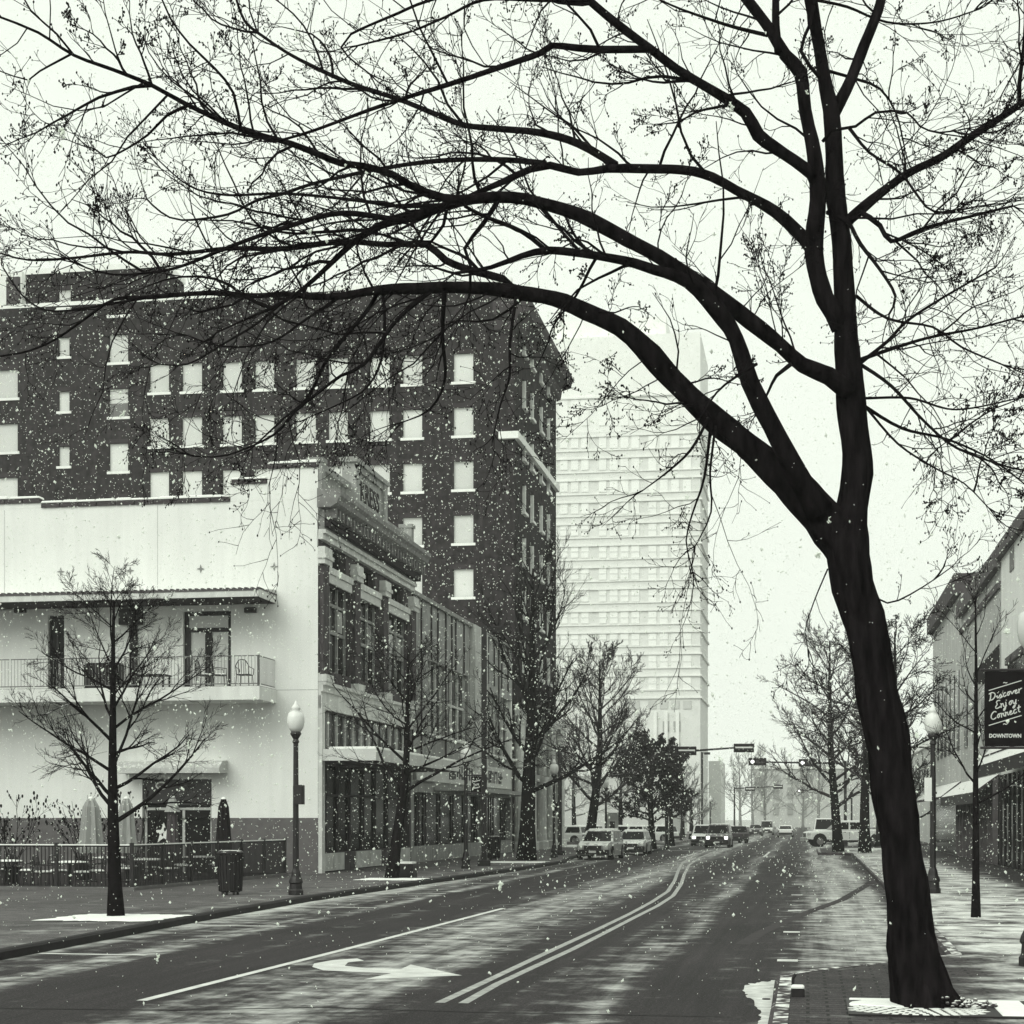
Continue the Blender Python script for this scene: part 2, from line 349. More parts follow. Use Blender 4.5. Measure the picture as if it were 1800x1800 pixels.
for v in (26.9, 33.7, 41.6, 50.2, 58.5, 67):       # parking bays on the right
    t = MB(); ub = -.15
    t.quad((ub, v-.05, .004), (2.2, v-.05, .004), (2.2, v+.05, .004), (ub, v+.05, .004)); t.quad((ub-.32, v-.2, .004), (ub-.002, v-.2, .004), (ub-.002, v+.2, .004), (ub-.32, v+.2, .004)); marking(t)
for v in (19, 26.2, 33.7, 41.2, 49.3, 57.5, 66):   # and on the left
    u0 = -12.3 - (.7 if 33 < v < 58 else .1); t = MB()
    t.quad((u0, v-.08, .004), (-10.55, v-.08, .004), (-10.55, v+.08, .004), (u0, v+.08, .004)); marking(t)
marking(MB().quad((-7.2, 98, .004), (-7.05, 98, .004), (-7.05, 112, .004), (-7.2, 112, .004)))
marking(MB().quad((-2.6, 100, .004), (-2.45, 100, .004), (-2.45, 116, .004), (-2.6, 116, .004)))
marking(MB().quad((-9.8, 119.5, .004), (-6, 119.5, .004), (-6, 120, .004), (-9.8, 120, .004)))
def track(pix, w): struct('tyre_track', ribbon([gp(x, y) for x, y in pix], w), M_TRACK)
track([(1560,1528),(1524,1556),(1480,1582),(1430,1600),(1380,1620),(1335,1641),(1305,1660)], .26)
marking(ribbon([gp(-60,1772), gp(300,1776), gp(560,1771), gp(820,1779), gp(1290,1788)], .05), M_KERB)
# ramp with settled snow at the corner
rg_ = random.Random(2); cp_ = [(1317,1731),(1340,1727),(1362,1724),(1352,1800),(1346,1850),(1318,1850),(1330,1815),(1334,1800),(1339,1788),(1335,1776),(1327,1764),(1318,1753),(1312,1742)]; rp = []
for a_, b_ in zip(cp_, cp_[1:] + cp_[:1]):
    for k in range(5):
        x_ = a_[0] + (b_[0] - a_[0])*k/5; y_ = a_[1] + (b_[1] - a_[1])*k/5; kerb_ = a_[0] > 1340 and b_[0] > 1340 and b_[1] > a_[1]
        rp.append(gp(x_ + (0 if kerb_ else rg_.uniform(-7, 3)), y_ + (0 if kerb_ else rg_.uniform(-1.2, 1.2))))
struct('snow_patch', MB().prism([(p[0], p[1], .002) for p in rp], (0,0,.006)), mat('gutter_snow', .62, .9, .1, .35, 5, 9), 'stuff', 'patch of clean snow lying in the gutter by the corner kerb')
hole = Thing('drain_cover', 'small round black drain cover in the snowy gutter', 'drain cover', *gp(1347,1758))
q = gp(1347,1758); hole.part('cover', MB().lathe([(.05,.0),(.05,.02),(.04,.022)], (q[0], q[1], 0), 12), M_DARK)

# ------------------------------------------------------------------ helpers for buildings
def wall_holes(mb, axis, const, a0, a1, z0, z1, holes, depth):
    """flat wall with openings and reveals. axis 'u': wall in plane v=const facing -v, a = u. axis 'v': plane u=const, a = v; depth is signed along the normal inwards"""
    aa = sorted({a0, a1} | {h[0] for h in holes} | {h[1] for h in holes}); zz = sorted({z0, z1} | {h[2] for h in holes} | {h[3] for h in holes})
    aa = [a for a in aa if a0 <= a <= a1]; zz = [z for z in zz if z0 <= z <= z1]
    pt = (lambda a, z, d: (a, const + d, z)) if axis == 'u' else (lambda a, z, d: (const + d, a, z))
    for i in range(len(aa) - 1):
        for k in range(len(zz) - 1):
            am_, zm = (aa[i] + aa[i+1]) / 2, (zz[k] + zz[k+1]) / 2
            if any(h[0] < am_ < h[1] and h[2] < zm < h[3] for h in holes): continue
            mb.quad(pt(aa[i], zz[k], 0), pt(aa[i+1], zz[k], 0), pt(aa[i+1], zz[k+1], 0), pt(aa[i], zz[k+1], 0))
    for h in holes:
        b0, b1, y0, y1 = max(h[0], a0), min(h[1], a1), max(h[2], z0), min(h[3], z1)
        for (p, q_) in (((b0,y0),(b1,y0)), ((b1,y0),(b1,y1)), ((b1,y1),(b0,y1)), ((b0,y1),(b0,y0))):
            mb.quad(pt(p[0],p[1],0), pt(p[0],p[1],depth), pt(q_[0],q_[1],depth), pt(q_[0],q_[1],0))
    return mb
def text_mesh(txt, size, shear=0, bold=0, depth=.006):
    cu = bpy.data.curves.new('t', 'FONT'); cu.body = txt; cu.size = size; cu.shear = shear; cu.offset = bold; cu.extrude = depth; cu.align_x = 'CENTER'; cu.align_y = 'CENTER'; cu.resolution_u = 3
    o = bpy.data.objects.new('t', cu); COL.objects.link(o); bpy.context.view_layer.update()
    me = bpy.data.meshes.new_from_object(o.evaluated_get(bpy.context.evaluated_depsgraph_get()))
    bpy.data.objects.remove(o); return me
def text_mb(mb, txt, size, mtx, shear=0, bold=0, depth=.006):
    me = text_mesh(txt, size, shear, bold, depth)
    return mb.add([mtx @ v.co for v in me.vertices], [tuple(p.vertices) for p in me.polygons])

UF = -18.3                      # left building line
VK = 62.5                       # side wall of the corner store

# ------------------------------------------------------------------ corner store with white side wall
st = Thing('corner_store', 'two storey store with tall white side wall and ornate brick street front', 'building', UF, VK, .15)
UL = -46.0
d_b0, d_z1 = fv(VK, 322, 1075); d_b1, d_z0 = fv(VK, 406, 1203)
e_b0, e_z1 = fv(VK, 250, 1370); e_b1, _ = fv(VK, 372, 1500)
o_b0, o_z1 = fv(VK, 84, 1082); o_b1, _ = fv(VK, 113, 1200)
zb = 7.15
c405 = fv(VK, 405, 870)[0]; c470 = fv(VK, 470, 845)[0]; c75 = fv(VK, 72, 878)[0]
wallm = MB()
holes = [(d_b0, d_b1, zb, d_z1), (e_b0, e_b1, .15, e_z1), (o_b0, o_b1, zb, o_z1)]
wall_holes(wallm, 'u', VK, UL, UF, 2.25, 14.35, [(a, b, max(c, 2.25), d) for a, b, c, d in holes], .3)
# stepped parapet: thickness above
wallm.box(c405, c470 - .004, VK, VK + .35, 14.354, 15.0); wallm.box(c470, UF, VK, VK + .35, 14.354, 15.55); wallm.box(UL, c75, VK, VK + .35, 14.354, 14.55)
wallm.box(UL, c405, VK + .31, VK + .35, 10, 14.35)
st.part('side_wall', wallm, M_WHITE)
dado = MB(); wall_holes(dado, 'u', VK - .012, UL, UF, .15, 2.25, [(e_b0, e_b1, .15, 2.25)], .3)
st.part('wainscot', dado, mat('grey_wainscot', .12, .9, .1, .2, 3, 7))
seam = MB()
for x in (8, 277): u_ = fv(VK, x, 950)[0]; seam.box(u_-.012, u_+.012, VK-.004, VK+.01, 10.9, 14.3)
seam.box(fv(VK, 486, 1210)[0], UF, VK-.004, VK+.01, 7.1, 7.13)
st.part('wall_joint', seam, mat('joint_line', .5, .9, .1, .1, 3))
cop = MB()
def tiles(u0, u1, z):
    n = max(1, int((u1 - u0) / .72)); w = (u1 - u0) / n
    cop = MB()
    for k in range(n):
        cop.bbox(u0 + k*w + .015, u0 + (k+1)*w - .01, VK - .07, VK + .42, z, z + .16 + .02 * (k % 2), .03)
    sw_ = MB(); k_ = u0 + .02
    while k_ < u1 - .1:
        l_ = min(random.uniform(.5, 1.4), u1 - k_ - .02); h_ = random.uniform(.06, .11); sw_.bbox(k_, k_ + l_, VK - .078, VK + .41, z + .183, z + .19 + h_, .03); k_ += l_ + random.choice((.012, .012, .05))
    co_ = st.part('coping', cop, mat('coping_tile', .05, .8, .2, .3, 4, snow=1.28)); st.part('snow_ridge', sw_, M_SNOW, co_)
tiles(UL, c75, 14.55); tiles(c75 + .01, c405 - .01, 14.35); tiles(c405, c470 - .01, 15.0); tiles(c470, UF, 15.55)
for x, y in ((107,1005),(229,1003),(353,1000),(482,996)):     # star shaped wall anchors
    u_, z_ = fv(VK, x, y); a_ = MB(); pts = [(u_ + (.16 if k % 2 == 0 else .05) * math.sin(k*math.pi/4), VK - .03, z_ + (.16 if k % 2 == 0 else .05) * math.cos(k*math.pi/4)) for k in range(8)]
    st.part('wall_anchor', a_.prism(pts, (0, .028, 0)), mat('anchor_iron', .22, .7, .3, .2, 4))
# balcony
bu1 = fv(VK, 486, 1210)[0]; BP = 2.05
st.part('balcony_slab', MB().box(UL, bu1, VK - BP, VK, 6.62, 7.12), mat('balcony_white', .72, .9, .1, .06, .6, streak=.12))
st.part('balcony_floor', MB().box(UL, bu1 - .02, VK - BP + .02, VK - .01, 7.12, 7.135), M_COPE)
rail = MB()
def railing(mb, a, b, z0, z1, gap, r=.009, post=None):
    a = Vector(a); b = Vector(b); L = (b - a).length; n = int(L / gap)
    for z in (z0 + .1, z1): mb.tube([(a.x,a.y,z),(b.x,b.y,z)], .02, 4)
    for k in range(n + 1):
        p = a.lerp(b, k / n); mb.tube([(p.x,p.y,z0 + .1),(p.x,p.y,z1)], r, 4)
    if post:
        m = int(L / post)
        for k in range(m + 1):
            p = a.lerp(b, k / max(1, m)); mb.box(p.x-.035, p.x+.035, p.y-.035, p.y+.035, z0, z1 + .05)
railing(rail, (-33, VK-BP+.06), (bu1-.06, VK-BP+.06), 7.12, 8.25, .13, post=2.6); railing(rail, (bu1-.06, VK-BP+.06), (bu1-.06, VK-.05), 7.12, 8.25, .13, post=2)
st.part('balcony_railing', rail, mat('rail_grey', .20, .6, .3, .2, 4, snow=1.35))
# roof over the balcony
rf = MB(); zr = 10.42
rf.prism([(bu1 - .02, VK - BP - .05, zr), (bu1 - .02, VK, zr), (bu1 - .02, VK, zr + .52), (bu1 - .02, VK - BP - .05, zr + .28)], (UL - bu1 - .8, 0, 0))
st.part('balcony_roof', rf, mat('roof_fascia', .66, .8, .15, .12, 1.2, streak=.15))
rs = MB(); k = bu1 - .03
while k > -34: rs.box(k - .05, k + .05, VK - BP - .09, VK - .02, zr + .30, zr + .345); k -= .24
rs.box(UL, bu1 - .02, VK - BP - .075, VK - BP - .052, zr + .225, zr + .30)
st.part('roof_ribs', rs, mat('roof_rib_metal', .07, .6, .3, .2, 4))
st.part('soffit', MB().box(UL, bu1 - .06, VK - BP, VK - .01, zr - .012, zr - .002), mat('soffit_dark', .05, .9, .1, .2, 2))
# doors on the balcony
def glazed(parent_name, u0, u1, z0, z1, v, frame_m, glass_m, cols, tr=None, fw=.09, inset_=.2):
    fr = MB()
    fr.box(u0, u0+fw, v+inset_-.05, v+inset_, z0, z1); fr.box(u1-fw, u1, v+inset_-.05, v+inset_, z0, z1); fr.box(u0+fw, u1-fw, v+inset_-.05, v+inset_, z1-fw, z1)
    top = z1 - fw
    if tr: fr.box(u0+fw, u1-fw, v+inset_-.05, v+inset_, tr, tr + fw); top = tr
    for c in cols: fr.box(c-fw/2, c+fw/2, v+inset_-.055, v+inset_, z0, top - .002)
    d = st.part(parent_name, fr, frame_m)
    st.part('pane', MB().box(u0, u1, v+inset_+.02, v+inset_+.05, z0, z1), glass_m, d); return d
dm = (d_b0 + d_b1) / 2
bd = glazed('balcony_door', d_b0, d_b1, zb, d_z1, VK, M_DARK, mat('door_blind', .62, .5, .3, .06, 1), [dm - .05, dm + .06, dm, d_b0+.16, d_b1 - .08], zb + 2.25, .16)
glazed('balcony_door', o_b0, o_b1, zb, o_z1, VK, M_DARK, M_GLASS, [(o_b0+o_b1)/2], None, .08)
ed = glazed('entrance_door', e_b0 + .04, e_b1, .15, e_z1, VK, mat('door_frame_grey', .42, .6, .3, .1, 3), M_GLASS, [e_b0 + (e_b1-e_b0)*.58], fv(VK, 300, 1424)[1], .1)
st.part('transom_panel', MB().box(e_b0, e_b1, VK + .06, VK + .12, fv(VK, 300, 1415)[1], e_z1), mat('transom_black', .016, .4, .4, .2, 3), ed)
us, zs = fv(VK, 283, 1381)
ov = MB(); ov.prism([(us + .24*math.cos(t*math.pi/10), VK + .03, zs + .16*math.sin(t*math.pi/10)) for t in range(20)], (0, .025, 0))
oo = st.part('oval_sign', ov, M_WRITE, ed)
st.part('sign_ring', MB().prism([(us + .17*math.cos(t*math.pi/10), VK + .02, zs + .10*math.sin(t*math.pi/10)) for t in range(20)], (0, .008, 0)), mat('sign_grey', .12, .8, .1, .3, 30), oo)
us, zs = fv(VK, 286, 1465); sp_ = [(us + (.42 if k % 2 == 0 else .17) * math.sin(k*math.pi/5), VK + .1, zs + (.42 if k % 2 == 0 else .17) * math.cos(k*math.pi/5)) for k in range(10)]
so_ = st.part('star_sign', MB().prism(sp_, (0, .03, 0)), M_WRITE, ed)
# entrance canopy
c0_, cz = fv(VK-.9, 204, 1352); c1_, cz2 = fv(VK-.9, 386, 1363)
cn = MB(); cn.prism([(c1_, VK - .95, 3.95), (c1_, VK - .01, 3.95), (c1_, VK - .01, 4.45), (c1_, VK - .55, 4.42), (c1_, VK - .95, 4.16)], (c0_ - c1_, 0, 0))
st.part('entrance_canopy', cn, mat('canopy_metal', .5, .6, .3, .2, 2, snow=1.3))
wl1 = MB(); u_, z_ = fv(VK, 235, 1083); wl1.bbox(u_-.5, u_+.42, VK-.35, VK-.01, z_-.35, z_+.35, .05)
st.part('wall_speaker', wl1, M_DARK)
for x in (38, 442): u_, z_ = fv(VK, x, 1073); st.part('wall_light', MB().bbox(u_-.22, u_+.22, VK-.25, VK-.01, z_-.1, z_+.1, .03), M_DARK)
u_, z_ = fv(VK, 236, 1160); st.part('downpipe', MB().box(u_-.14, u_+.14, VK-.16, VK-.004, 7.14, 9.9), M_DARK)
# --- street front
W0, W1 = VK, fu(UF, 722, 1050)[0]
def zf(px, py): return fu(UF, px, py)[1]
pil = [VK + .5, fu(UF, 622, 1000)[0], fu(UF, 672, 1000)[0], fu(UF, 712, 1000)[0] + 1.1]
Z_TOP = 14.0
bays = [(pil[k] + .55, pil[k+1] - .55) for k in range(3)]
holes = [(a, b, 7.95, 11.35) for a, b in bays] + [(a + (b-a)*.2, b - (b-a)*.2, 11.95, 12.75) for a, b in bays] + [(W0 + .5, W1 - .5, 4.95, 6.35), (W0 + .45, W1 - .3, .9, 4.3)]
fm = MB(); wall_holes(fm, 'v', UF + .004, W0 + .004, W1, .15, Z_TOP, holes, -.35)
fm.box(UL, UF - .4, VK + .36, W1 - .01, 10.5, 10.6)
st.part('street_front', fm, M_STONE)
st.part('roof', MB().box(UL, UF - .41, VK + .36, W1 - .01, 13.3, 13.5), M_SNOW)
st.part('back_wall', MB().box(UL, UF - .3, W1 - .3, W1 - .012, .15, 13.3), M_BRICKD)
for v_ in pil:
    p_ = MB(); p_.box(UF, UF + .18, v_ - .42, v_ + .42, 7.7, 11.9)
    po = st.part('pilaster', p_, M_STONE)
    c_ = MB(); c_.box(UF, UF + .28, v_ - .52, v_ + .52, 11.9, 12.55); c_.box(UF + .001, UF + .34, v_ - .58, v_ + .58, 12.1, 12.25);
    st.part('pilaster_foot', MB().box(UF + .33, UF + .36, v_ - .5, v_ + .5, 7.45, 7.7).box(UF, UF + .24, v_ - .5, v_ + .5, 7.45, 7.7) if False else MB().box(UF + .009, UF + .34, v_ - .5, v_ + .5, 7.43, 7.7), M_TRIM, po)
    st.part('capital', c_, M_TRIM, po)
fr = MB()
fr.box(UF + .005, UF + .2, W0 + .01, W1, 12.75 + .08, 13.05); fr.box(UF + .006, UF + .3, W0 + .01, W1, 13.05, 13.2)
for a, b in bays: fr.box(UF + .005, UF + .14, a, b, 11.7, 11.95)
fr.box(UF + .005, UF + .2, W0 + .01, W1, 7.05, 7.4); fr.box(UF + .007, UF + .32, W0 + .01, W1, 7.3, 7.42); fr.box(UF + .005, UF + .12, W0 + .01, W1, 6.4, 7.05)
st.part('belt_course', fr, M_TRIM)
sp = MB()
for a, b in bays: sp.box(UF + .005, UF + .08, a, b, 11.36, 11.69)
st.part('spandrel', sp, mat('spandrel_pale', .55, .85, .15, .08, 2))
for a, b in bays:
    w = MB(); n3 = 3
    for k in range(n3 + 1): x = a + (b-a)*k/n3; w.box(UF-.3, UF-.2, max(a, x-.06), min(b, x+.06), 7.95, 11.35)
    w.box(UF-.3, UF-.21, a, b, 9.5, 9.62); w.box(UF-.3, UF-.21, a, b, 10.6, 10.7); wo = st.part('tall_window', w, M_TRIMG)
    st.part('pane', MB().box(UF-.34, UF-.31, a, b, 7.95, 11.35), M_GLASS, wo)
    cw = MB()
    for k in range(n3):
        x0 = a + (b-a)*k/n3 + .15; x1 = a + (b-a)*(k+1)/n3 - .15
        if k != 1 or a > 70: cw.box(UF-.306, UF-.30, x0, x1, 9.7 - .6*(k == 0), 10.55)
    st.part('curtain', cw, M_GLASSW, wo)
    g2 = MB().box(UF-.34, UF-.31, a + (b-a)*.2, b - (b-a)*.2, 11.95, 12.75); st.part('attic_window', g2, M_GLASS)
# cornice with brackets
cr = MB(); pr = .95
cr.box(UF + .02, UF + .25, W0 + .02, W1, 13.2, 13.95)
cr.prism([(UF+.02, W0 - .2, 14.0),(UF+.55, W0 - .2, 14.0),(UF+pr-.15, W0-.2, 14.15),(UF+pr-.1, W0-.2, 14.3),(UF+pr, W0-.2, 14.42),(UF+pr, W0-.2, 14.6),(UF+.02, W0-.2, 14.72)], (0, W1 - W0 + .35, 0))
co = st.part('cornice', cr, mat('cornice_grey', .20, .85, .15, .3, 4, snow=1.45))
k = W0 + .1
while k < W1: st.part('bracket', MB().box(UF + .25, UF + .68, k, k + .2, 13.62, 13.996), mat('bracket_grey', .16, .9, .1, .5, 6), co); k += .52
st.part('cornice_soffit', MB().box(UF + .26, UF + .5, W0 + .02, W1 - .02, 13.3, 13.6), mat('soffit_black', .02, .9, .1, .4, 6), co)
# parapet with name block
NV0, NV1 = fu(UF, 619, 850)[0], fu(UF, 669, 900)[0]
pa = MB()
pa.box(UF - .3, UF + .1, W0 + .36, W1, 13.6, 14.9)
pa.box(UF - .28, UF + .08, W0 + .4, NV0 - .4, 15.55, 15.8); pa.box(UF-.28, UF+.08, NV1 + .4, W1, 14.9, 15.35)
k = W0 + .6
while k < NV0 - .6: pa.lathe([(.05,0),(.09,.15),(.05,.4),(.07,.65)], (UF - .1, k, 14.9), 6); k += .3
for v_ in (W0 + .2, W1 - .3): pa.box(UF - .4, UF + .15, v_ - .18, v_ + .3, 13.6, 15.75)
for v_ in (W0 + .2, W1 - .3): pa.box(UF - .46, UF + .21, v_ - .24, v_ + .36, 15.752, 15.92)
po = st.part('parapet', pa, M_TRIMG)
nb = MB(); nb.box(UF - .3, UF + .12, NV0, NV1, 14.9, 16.45)
for v_ in (NV0, NV1): nb.box(UF - .35, UF + .25, v_ - .28, v_ + .28, 14.85, 16.7)
nb.box(UF - .4, UF + .3, NV0 - .4, NV1 + .4, 16.7, 16.9); nb.box(UF-.34, UF+.2, NV0 + .29, NV1 - .29, 16.45, 16.7)
no = st.part('name_block', nb, mat('name_block_stone', .30, .85, .15, .25, 3, snow=1.45))
lm = MB(); mtx = Matrix(((0,0,1,UF+.125),(1,0,0,(NV0+NV1)/2),(0,1,0,15.7),(0,0,0,1)))
text_mb(lm, 'KRESS', 1.15, mtx @ Matrix.Scale(1.02, 4, (1,0,0)), 0, .012, .02)
st.part('lettering', lm, mat('letter_dark', .02, .8, .1, .2, 3), no)
# clerestory, canopy, shop windows
cl_ = st.part('clerestory_window', MB().box(UF-.3, UF-.2, W0+.5, W1-.5, 4.95, 6.35), M_GLASS); k = W0 + .5
while k < W1 - .4: st.part('mullion', MB().box(UF - .16, UF - .08, k - .03, k + .03, 4.95, 6.35), M_TRIM, cl_); k += 1.25
cnp = MB(); cnp.box(UF + .01, UF + 2.25, W0 + .05, W1 + .2, 4.42, 4.86)
st.part('street_canopy', cnp, mat('street_canopy_white', .6, .85, .15, .12, 1.5, snow=1.5))
st.part('canopy_snow', MB().bbox(UF + .4, UF + 2.24, W0 + .07, W1 + .18, 4.862, 4.95, .03), M_SNOW)
st.part('canopy_soffit', MB().box(UF + .02, UF + 2.2, W0 + .1, W1 + .15, 4.40, 4.418), mat('canopy_under', .10, .9, .1, .2, 2))
sf = MB(); vv = [W0 + .45, W0 + 1.9, W0 + 3.6, W0 + 5.4, W0 + 7.6, W0 + 9.6, W0 + 11.8, W1 - .3]
for v_ in vv: sf.box(UF - .3, UF - .2, v_ - .05, v_ + .05, .9, 4.3)
sf.box(UF - .3, UF - .11, W0 + .45, W1 - .3, 3.1, 3.2)
sfo = st.part('shop_window', sf, mat('shop_frame', .035, .7, .2, .3, 3)); st.part('pane', MB().box(UF-.36, UF-.31, W0+.45, W1-.3, .9, 4.3), M_GLASS, sfo)
for k, (a, b) in enumerate(zip(vv[:-1], vv[1:])):
    if k not in (2, 5): st.part('bulkhead', MB().box(UF + .006, UF + .06, a + .05, b - .05, .2, .88), mat('bulkhead_pale', .5, .8, .2, .25, 2))
st.part('corner_post', MB().box(UF + .005, UF + .16, W0 + .01, W0 + .4, .15, 6.9), M_TRIM)

# ------------------------------------------------------------------ ribbed shop block
rb = Thing('ribbed_shop_block', 'low shop block with grey ribbed metal front and pale shop sign', 'building', UF, W1, .15)
V2 = 105.6; VB = fu(UF, 850, 1200)[0]
wins = [(fu(UF, 752, 1)[0], fu(UF, 782, 1)[0]), (fu(UF, 787, 1)[0], fu(UF, 822, 1)[0]), (fu(UF, 855, 1)[0], fu(UF, 875, 1)[0]), (fu(UF, 880, 1)[0], fu(UF, 904, 1)[0])]
holes = [(a, b, 6.4 if k < 2 else 6.0, 10.0 if k < 2 else 9.6) for k, (a, b) in enumerate(wins)] + [(W1 + .6, VB - .6, .9, 3.5), (VB + .3, V2 - .6, .9, 3.5)]
g_ = MB(); wall_holes(g_, 'v', UF + .002, W1 + .004, V2, .15, 12.75, holes, -.4); rb.part('wall', g_, M_RIB)
g_ = MB(); g_.box(UL, UF - .01, V2 - .3, V2, .15, 12.6); g_.box(UL, UF - .41, W1 + .01, V2 - .31, 12.2, 12.4); rb.part('roof', g_, M_SNOW)
k = W1 + .15
while k < V2 - .1:
    g_ = MB()
    if not any(a - .02 < k < b + .02 for a, b in wins): g_.box(UF + .003, UF + .08, k, k + .07, 5.3, 12.75)
    else: g_.box(UF + .003, UF + .08, k, k + .07, 10.05, 12.75)
    rb.part('rib', g_, mat('rib_dark', .04, .7, .2, .3, 3, streak=.3)); k += (1.0, 1.9, 1.5, 2.2)[int(k*7) % 4]
rb.part('pier', MB().box(UF + .004, UF + .3, fu(UF, 826, 1)[0], fu(UF, 849, 1)[0], 4.6, 12.9), mat('pier_pale', .52, .85, .15, .15, 1.5, streak=.2))
rb.part('parapet_cap', MB().box(UF - .3, UF + .16, W1 + .01, V2, 12.75, 12.95), M_TRIMG)
for k, (a, b) in enumerate(wins):
    z0, z1 = (6.4, 10.0) if k < 2 else (6.0, 9.6)
    w = MB()
    for j in range(4): x = a + (b-a)*j/3; w.box(UF-.3, UF-.18, max(a, x-.09), min(b, x+.09), z0, z1)
    w.box(UF-.3, UF-.19, a, b, z0+1.7, z0+1.82)
    wo = rb.part('window', w, M_TRIM); rb.part('pane', MB().box(UF-.38, UF-.31, a, b, z0, z1), M_GLASS, wo); rb.part('sill', MB().box(UF+.003, UF+.14, a-.1, b+.1, z0-.14, z0-.002), M_SILL, wo)
sg = MB().box(UF + .01, UF + .16, W1 + .5, V2 - 1.2, 4.05, 5.25); so2 = rb.part('shop_sign', sg, mat('sign_pale', .50, .8, .15, .08, 1))
lt = MB(); v_ = fu(UF, 784, 1)[0]; random.seed(4)
rb.part('sign_emblem', MB().box(UF + .161, UF + .19, v_, v_ + 1.6, 4.25, 5.1), M_DARK, so2); v_ += 2.0
while v_ < fu(UF, 876, 1)[0]:
    lt = MB(); w_ = random.uniform(.16, .24); lt.box(UF+.161, UF+.19, v_, v_+w_, 4.3, 5.0)
    if random.random() < .6: lt.box(UF+.161, UF+.19, v_+w_, v_+w_+.35, 4.3 + random.choice((0,.3,.55)), 4.45 + random.choice((0,.3,.55)) )
    rb.part('letter', lt, M_DARK, so2); v_ += random.uniform(.55, .75)
rb.part('shop_canopy', MB().box(UF + .02, UF + 1.5, W1 + 5, V2 - .1, 3.62, 3.82), mat('thin_canopy', .32, .8, .15, .1, 2, snow=1.3))
wo = rb.part('shop_window', MB().box(UF-.4, UF-.32, W1+.6, V2-.6, .9, 3.5), M_GLASS); k = W1 + .6
while k < V2 - .6:
    if not VB - .6 < k < VB + .3: rb.part('mullion', MB().box(UF-.3, UF-.2, k-.04, k+.04, .9, 3.5), mat('shop_frame', .06), wo)
    k += (2.1, 3.3, 1.5)[int(k) % 3]

# ------------------------------------------------------------------ brick hotel
HV = 106.6; HW = 124.6; HZ = 34.2
ht = Thing('brick_hotel', 'tall dark brick hotel block with rows of white blinds', 'building', UF, HV, .15)
def rows(px, y0, n, pitch=94.7, h=48): return [(px[0], px[1], y0 + k*pitch, y0 + k*pitch + h) for k in range(n)]
wpx = []
for cx, y0, n in (((-8,31),651,4),((263,297),641,4),((320,355),639,4),((391,425),637,4),((448,482),635,4),((520,555),632,3),((577,611),630,3),((650,685),628,3),((708,742),626,5),((797,832),622,6)):
    wpx += rows(cx, y0, n)
wpx += rows((-92,-55), 653, 4) + rows((-150,-112), 655, 4)
wpx += rows((192,225), 588, 4, 96) + [(192,225,523,553)] + rows((103,122), 592, 3, 96.5, 34) + [(103,122,510,540)]
wr = []
for x0, x1, y0, y1 in wpx:
    u0, z1 = fv(HV, x0, y0); u1, z0 = fv(HV, x1, y1); wr.append((u0, u1, z0, z1))
HU = -66.0
# align rows so that the wall grid stays tidy
fm = MB(); wall_holes(fm, 'u', HV, HU, UF, .15, HZ, wr, .22)
svs = [fu(UF, x, 700)[0] for x in (919, 933, 949, 962)]
sw = []
for v_ in svs:
    for k in range(7): z0 = 11.9 + 3.44 * k; sw.append((v_ - .2, v_ + .95, z0, z0 + 1.85))
wall_holes(fm, 'v', UF, HV, HW, 9.2, HZ, sw, -.25)
fm.box(HU, UF - .3, HW - .3, HW, .15, HZ - .1)
pz = [fv(HV, 40, 478), fv(HV, 285, 478)]
fm.box(HU, UF - .25, HV + .02, HV + .3, HZ + .003, 36.3); fm.box(fv(HV, 42, 500)[0], fv(HV, 285, 500)[0], HV + .31, HV + 4, HZ - .4, 38.6)
ho_ = ht.part('wall', fm, M_BRICKD)
ht.part('roof', MB().box(HU, UF - .31, HV + .25, HW - .31, HZ - .3, HZ - .1), M_SNOW)
base_win = bpy.data.meshes.new('window')
for i, (u0, u1, z0, z1) in enumerate(wr):
    wo = ht.part('window', MB().box(u0, u1, HV + .16, HV + .2, z0, z1), mat('window_blind_%d' % (i * 7 % 4), (.58, .64, .68, .61)[i * 7 % 4], .7, .25, .05, .8))
    if i == 0: pass
    ht.part('sill', MB().box(u0 - .14, u1 + .14, HV - .07, HV + .155, z0 - .17, z0 - .004), M_SILL, wo)
    ht.part('head', MB().box(u0 - .02, u1 + .02, HV - .015, HV + .02, z1 + .003, z1 + .28), mat('lintel', .035, .9, .1, .2, 3), wo)
u0, z1 = fv(HV, 192, 709); u1, z0 = fv(HV, 225, 731)
ht.part('window_shade', MB().box(u0, u1, HV + .13, HV + .158, z0, z1), mat('grey_shade', .16, .7, .2, .1, 2))
for v0, v1, z0, z1 in sw:
    wo = ht.part('window', MB().box(UF - .22, UF - .18, v0, v1, z0, z1), M_GLASS)
    fr = MB(); fr.box(UF - .18, UF + .06, v1 - .2, v1 - .002, z0, z1); fr.box(UF - .17, UF + .22, v0 - .1, v1 + .1, z0 - .18, z0 - .003)
    ht.part('window_frame', fr, M_SILL, wo)
bc = MB(); bc.box(UF + .002, UF + .28, HV - .28, HW, 26.3, 26.75); bc.box(UF - 1.0, UF + .001, HV - .28, HV - .002, 26.3, 26.75); ht.part('belt_course', bc, M_SILL)
cn = MB()
prof = [(0, HZ - 1.0), (.25, HZ - .9), (.35, HZ - .3), (1.0, HZ - .1), (1.15, HZ + .35), (1.15, HZ + .7), (0, HZ + .9)]
cn.prism([(UF + d, HV - .9, z) for d, z in prof], (0, HW - HV + 1.6, 0))
cn.prism([(UF + .9, HV - d * .55, z) for d, z in prof][::-1], (-2.2, 0, 0))
ht.part('cornice', cn, mat('cornice_brown', .05, .9, .1, .3, 2, snow=1.3))
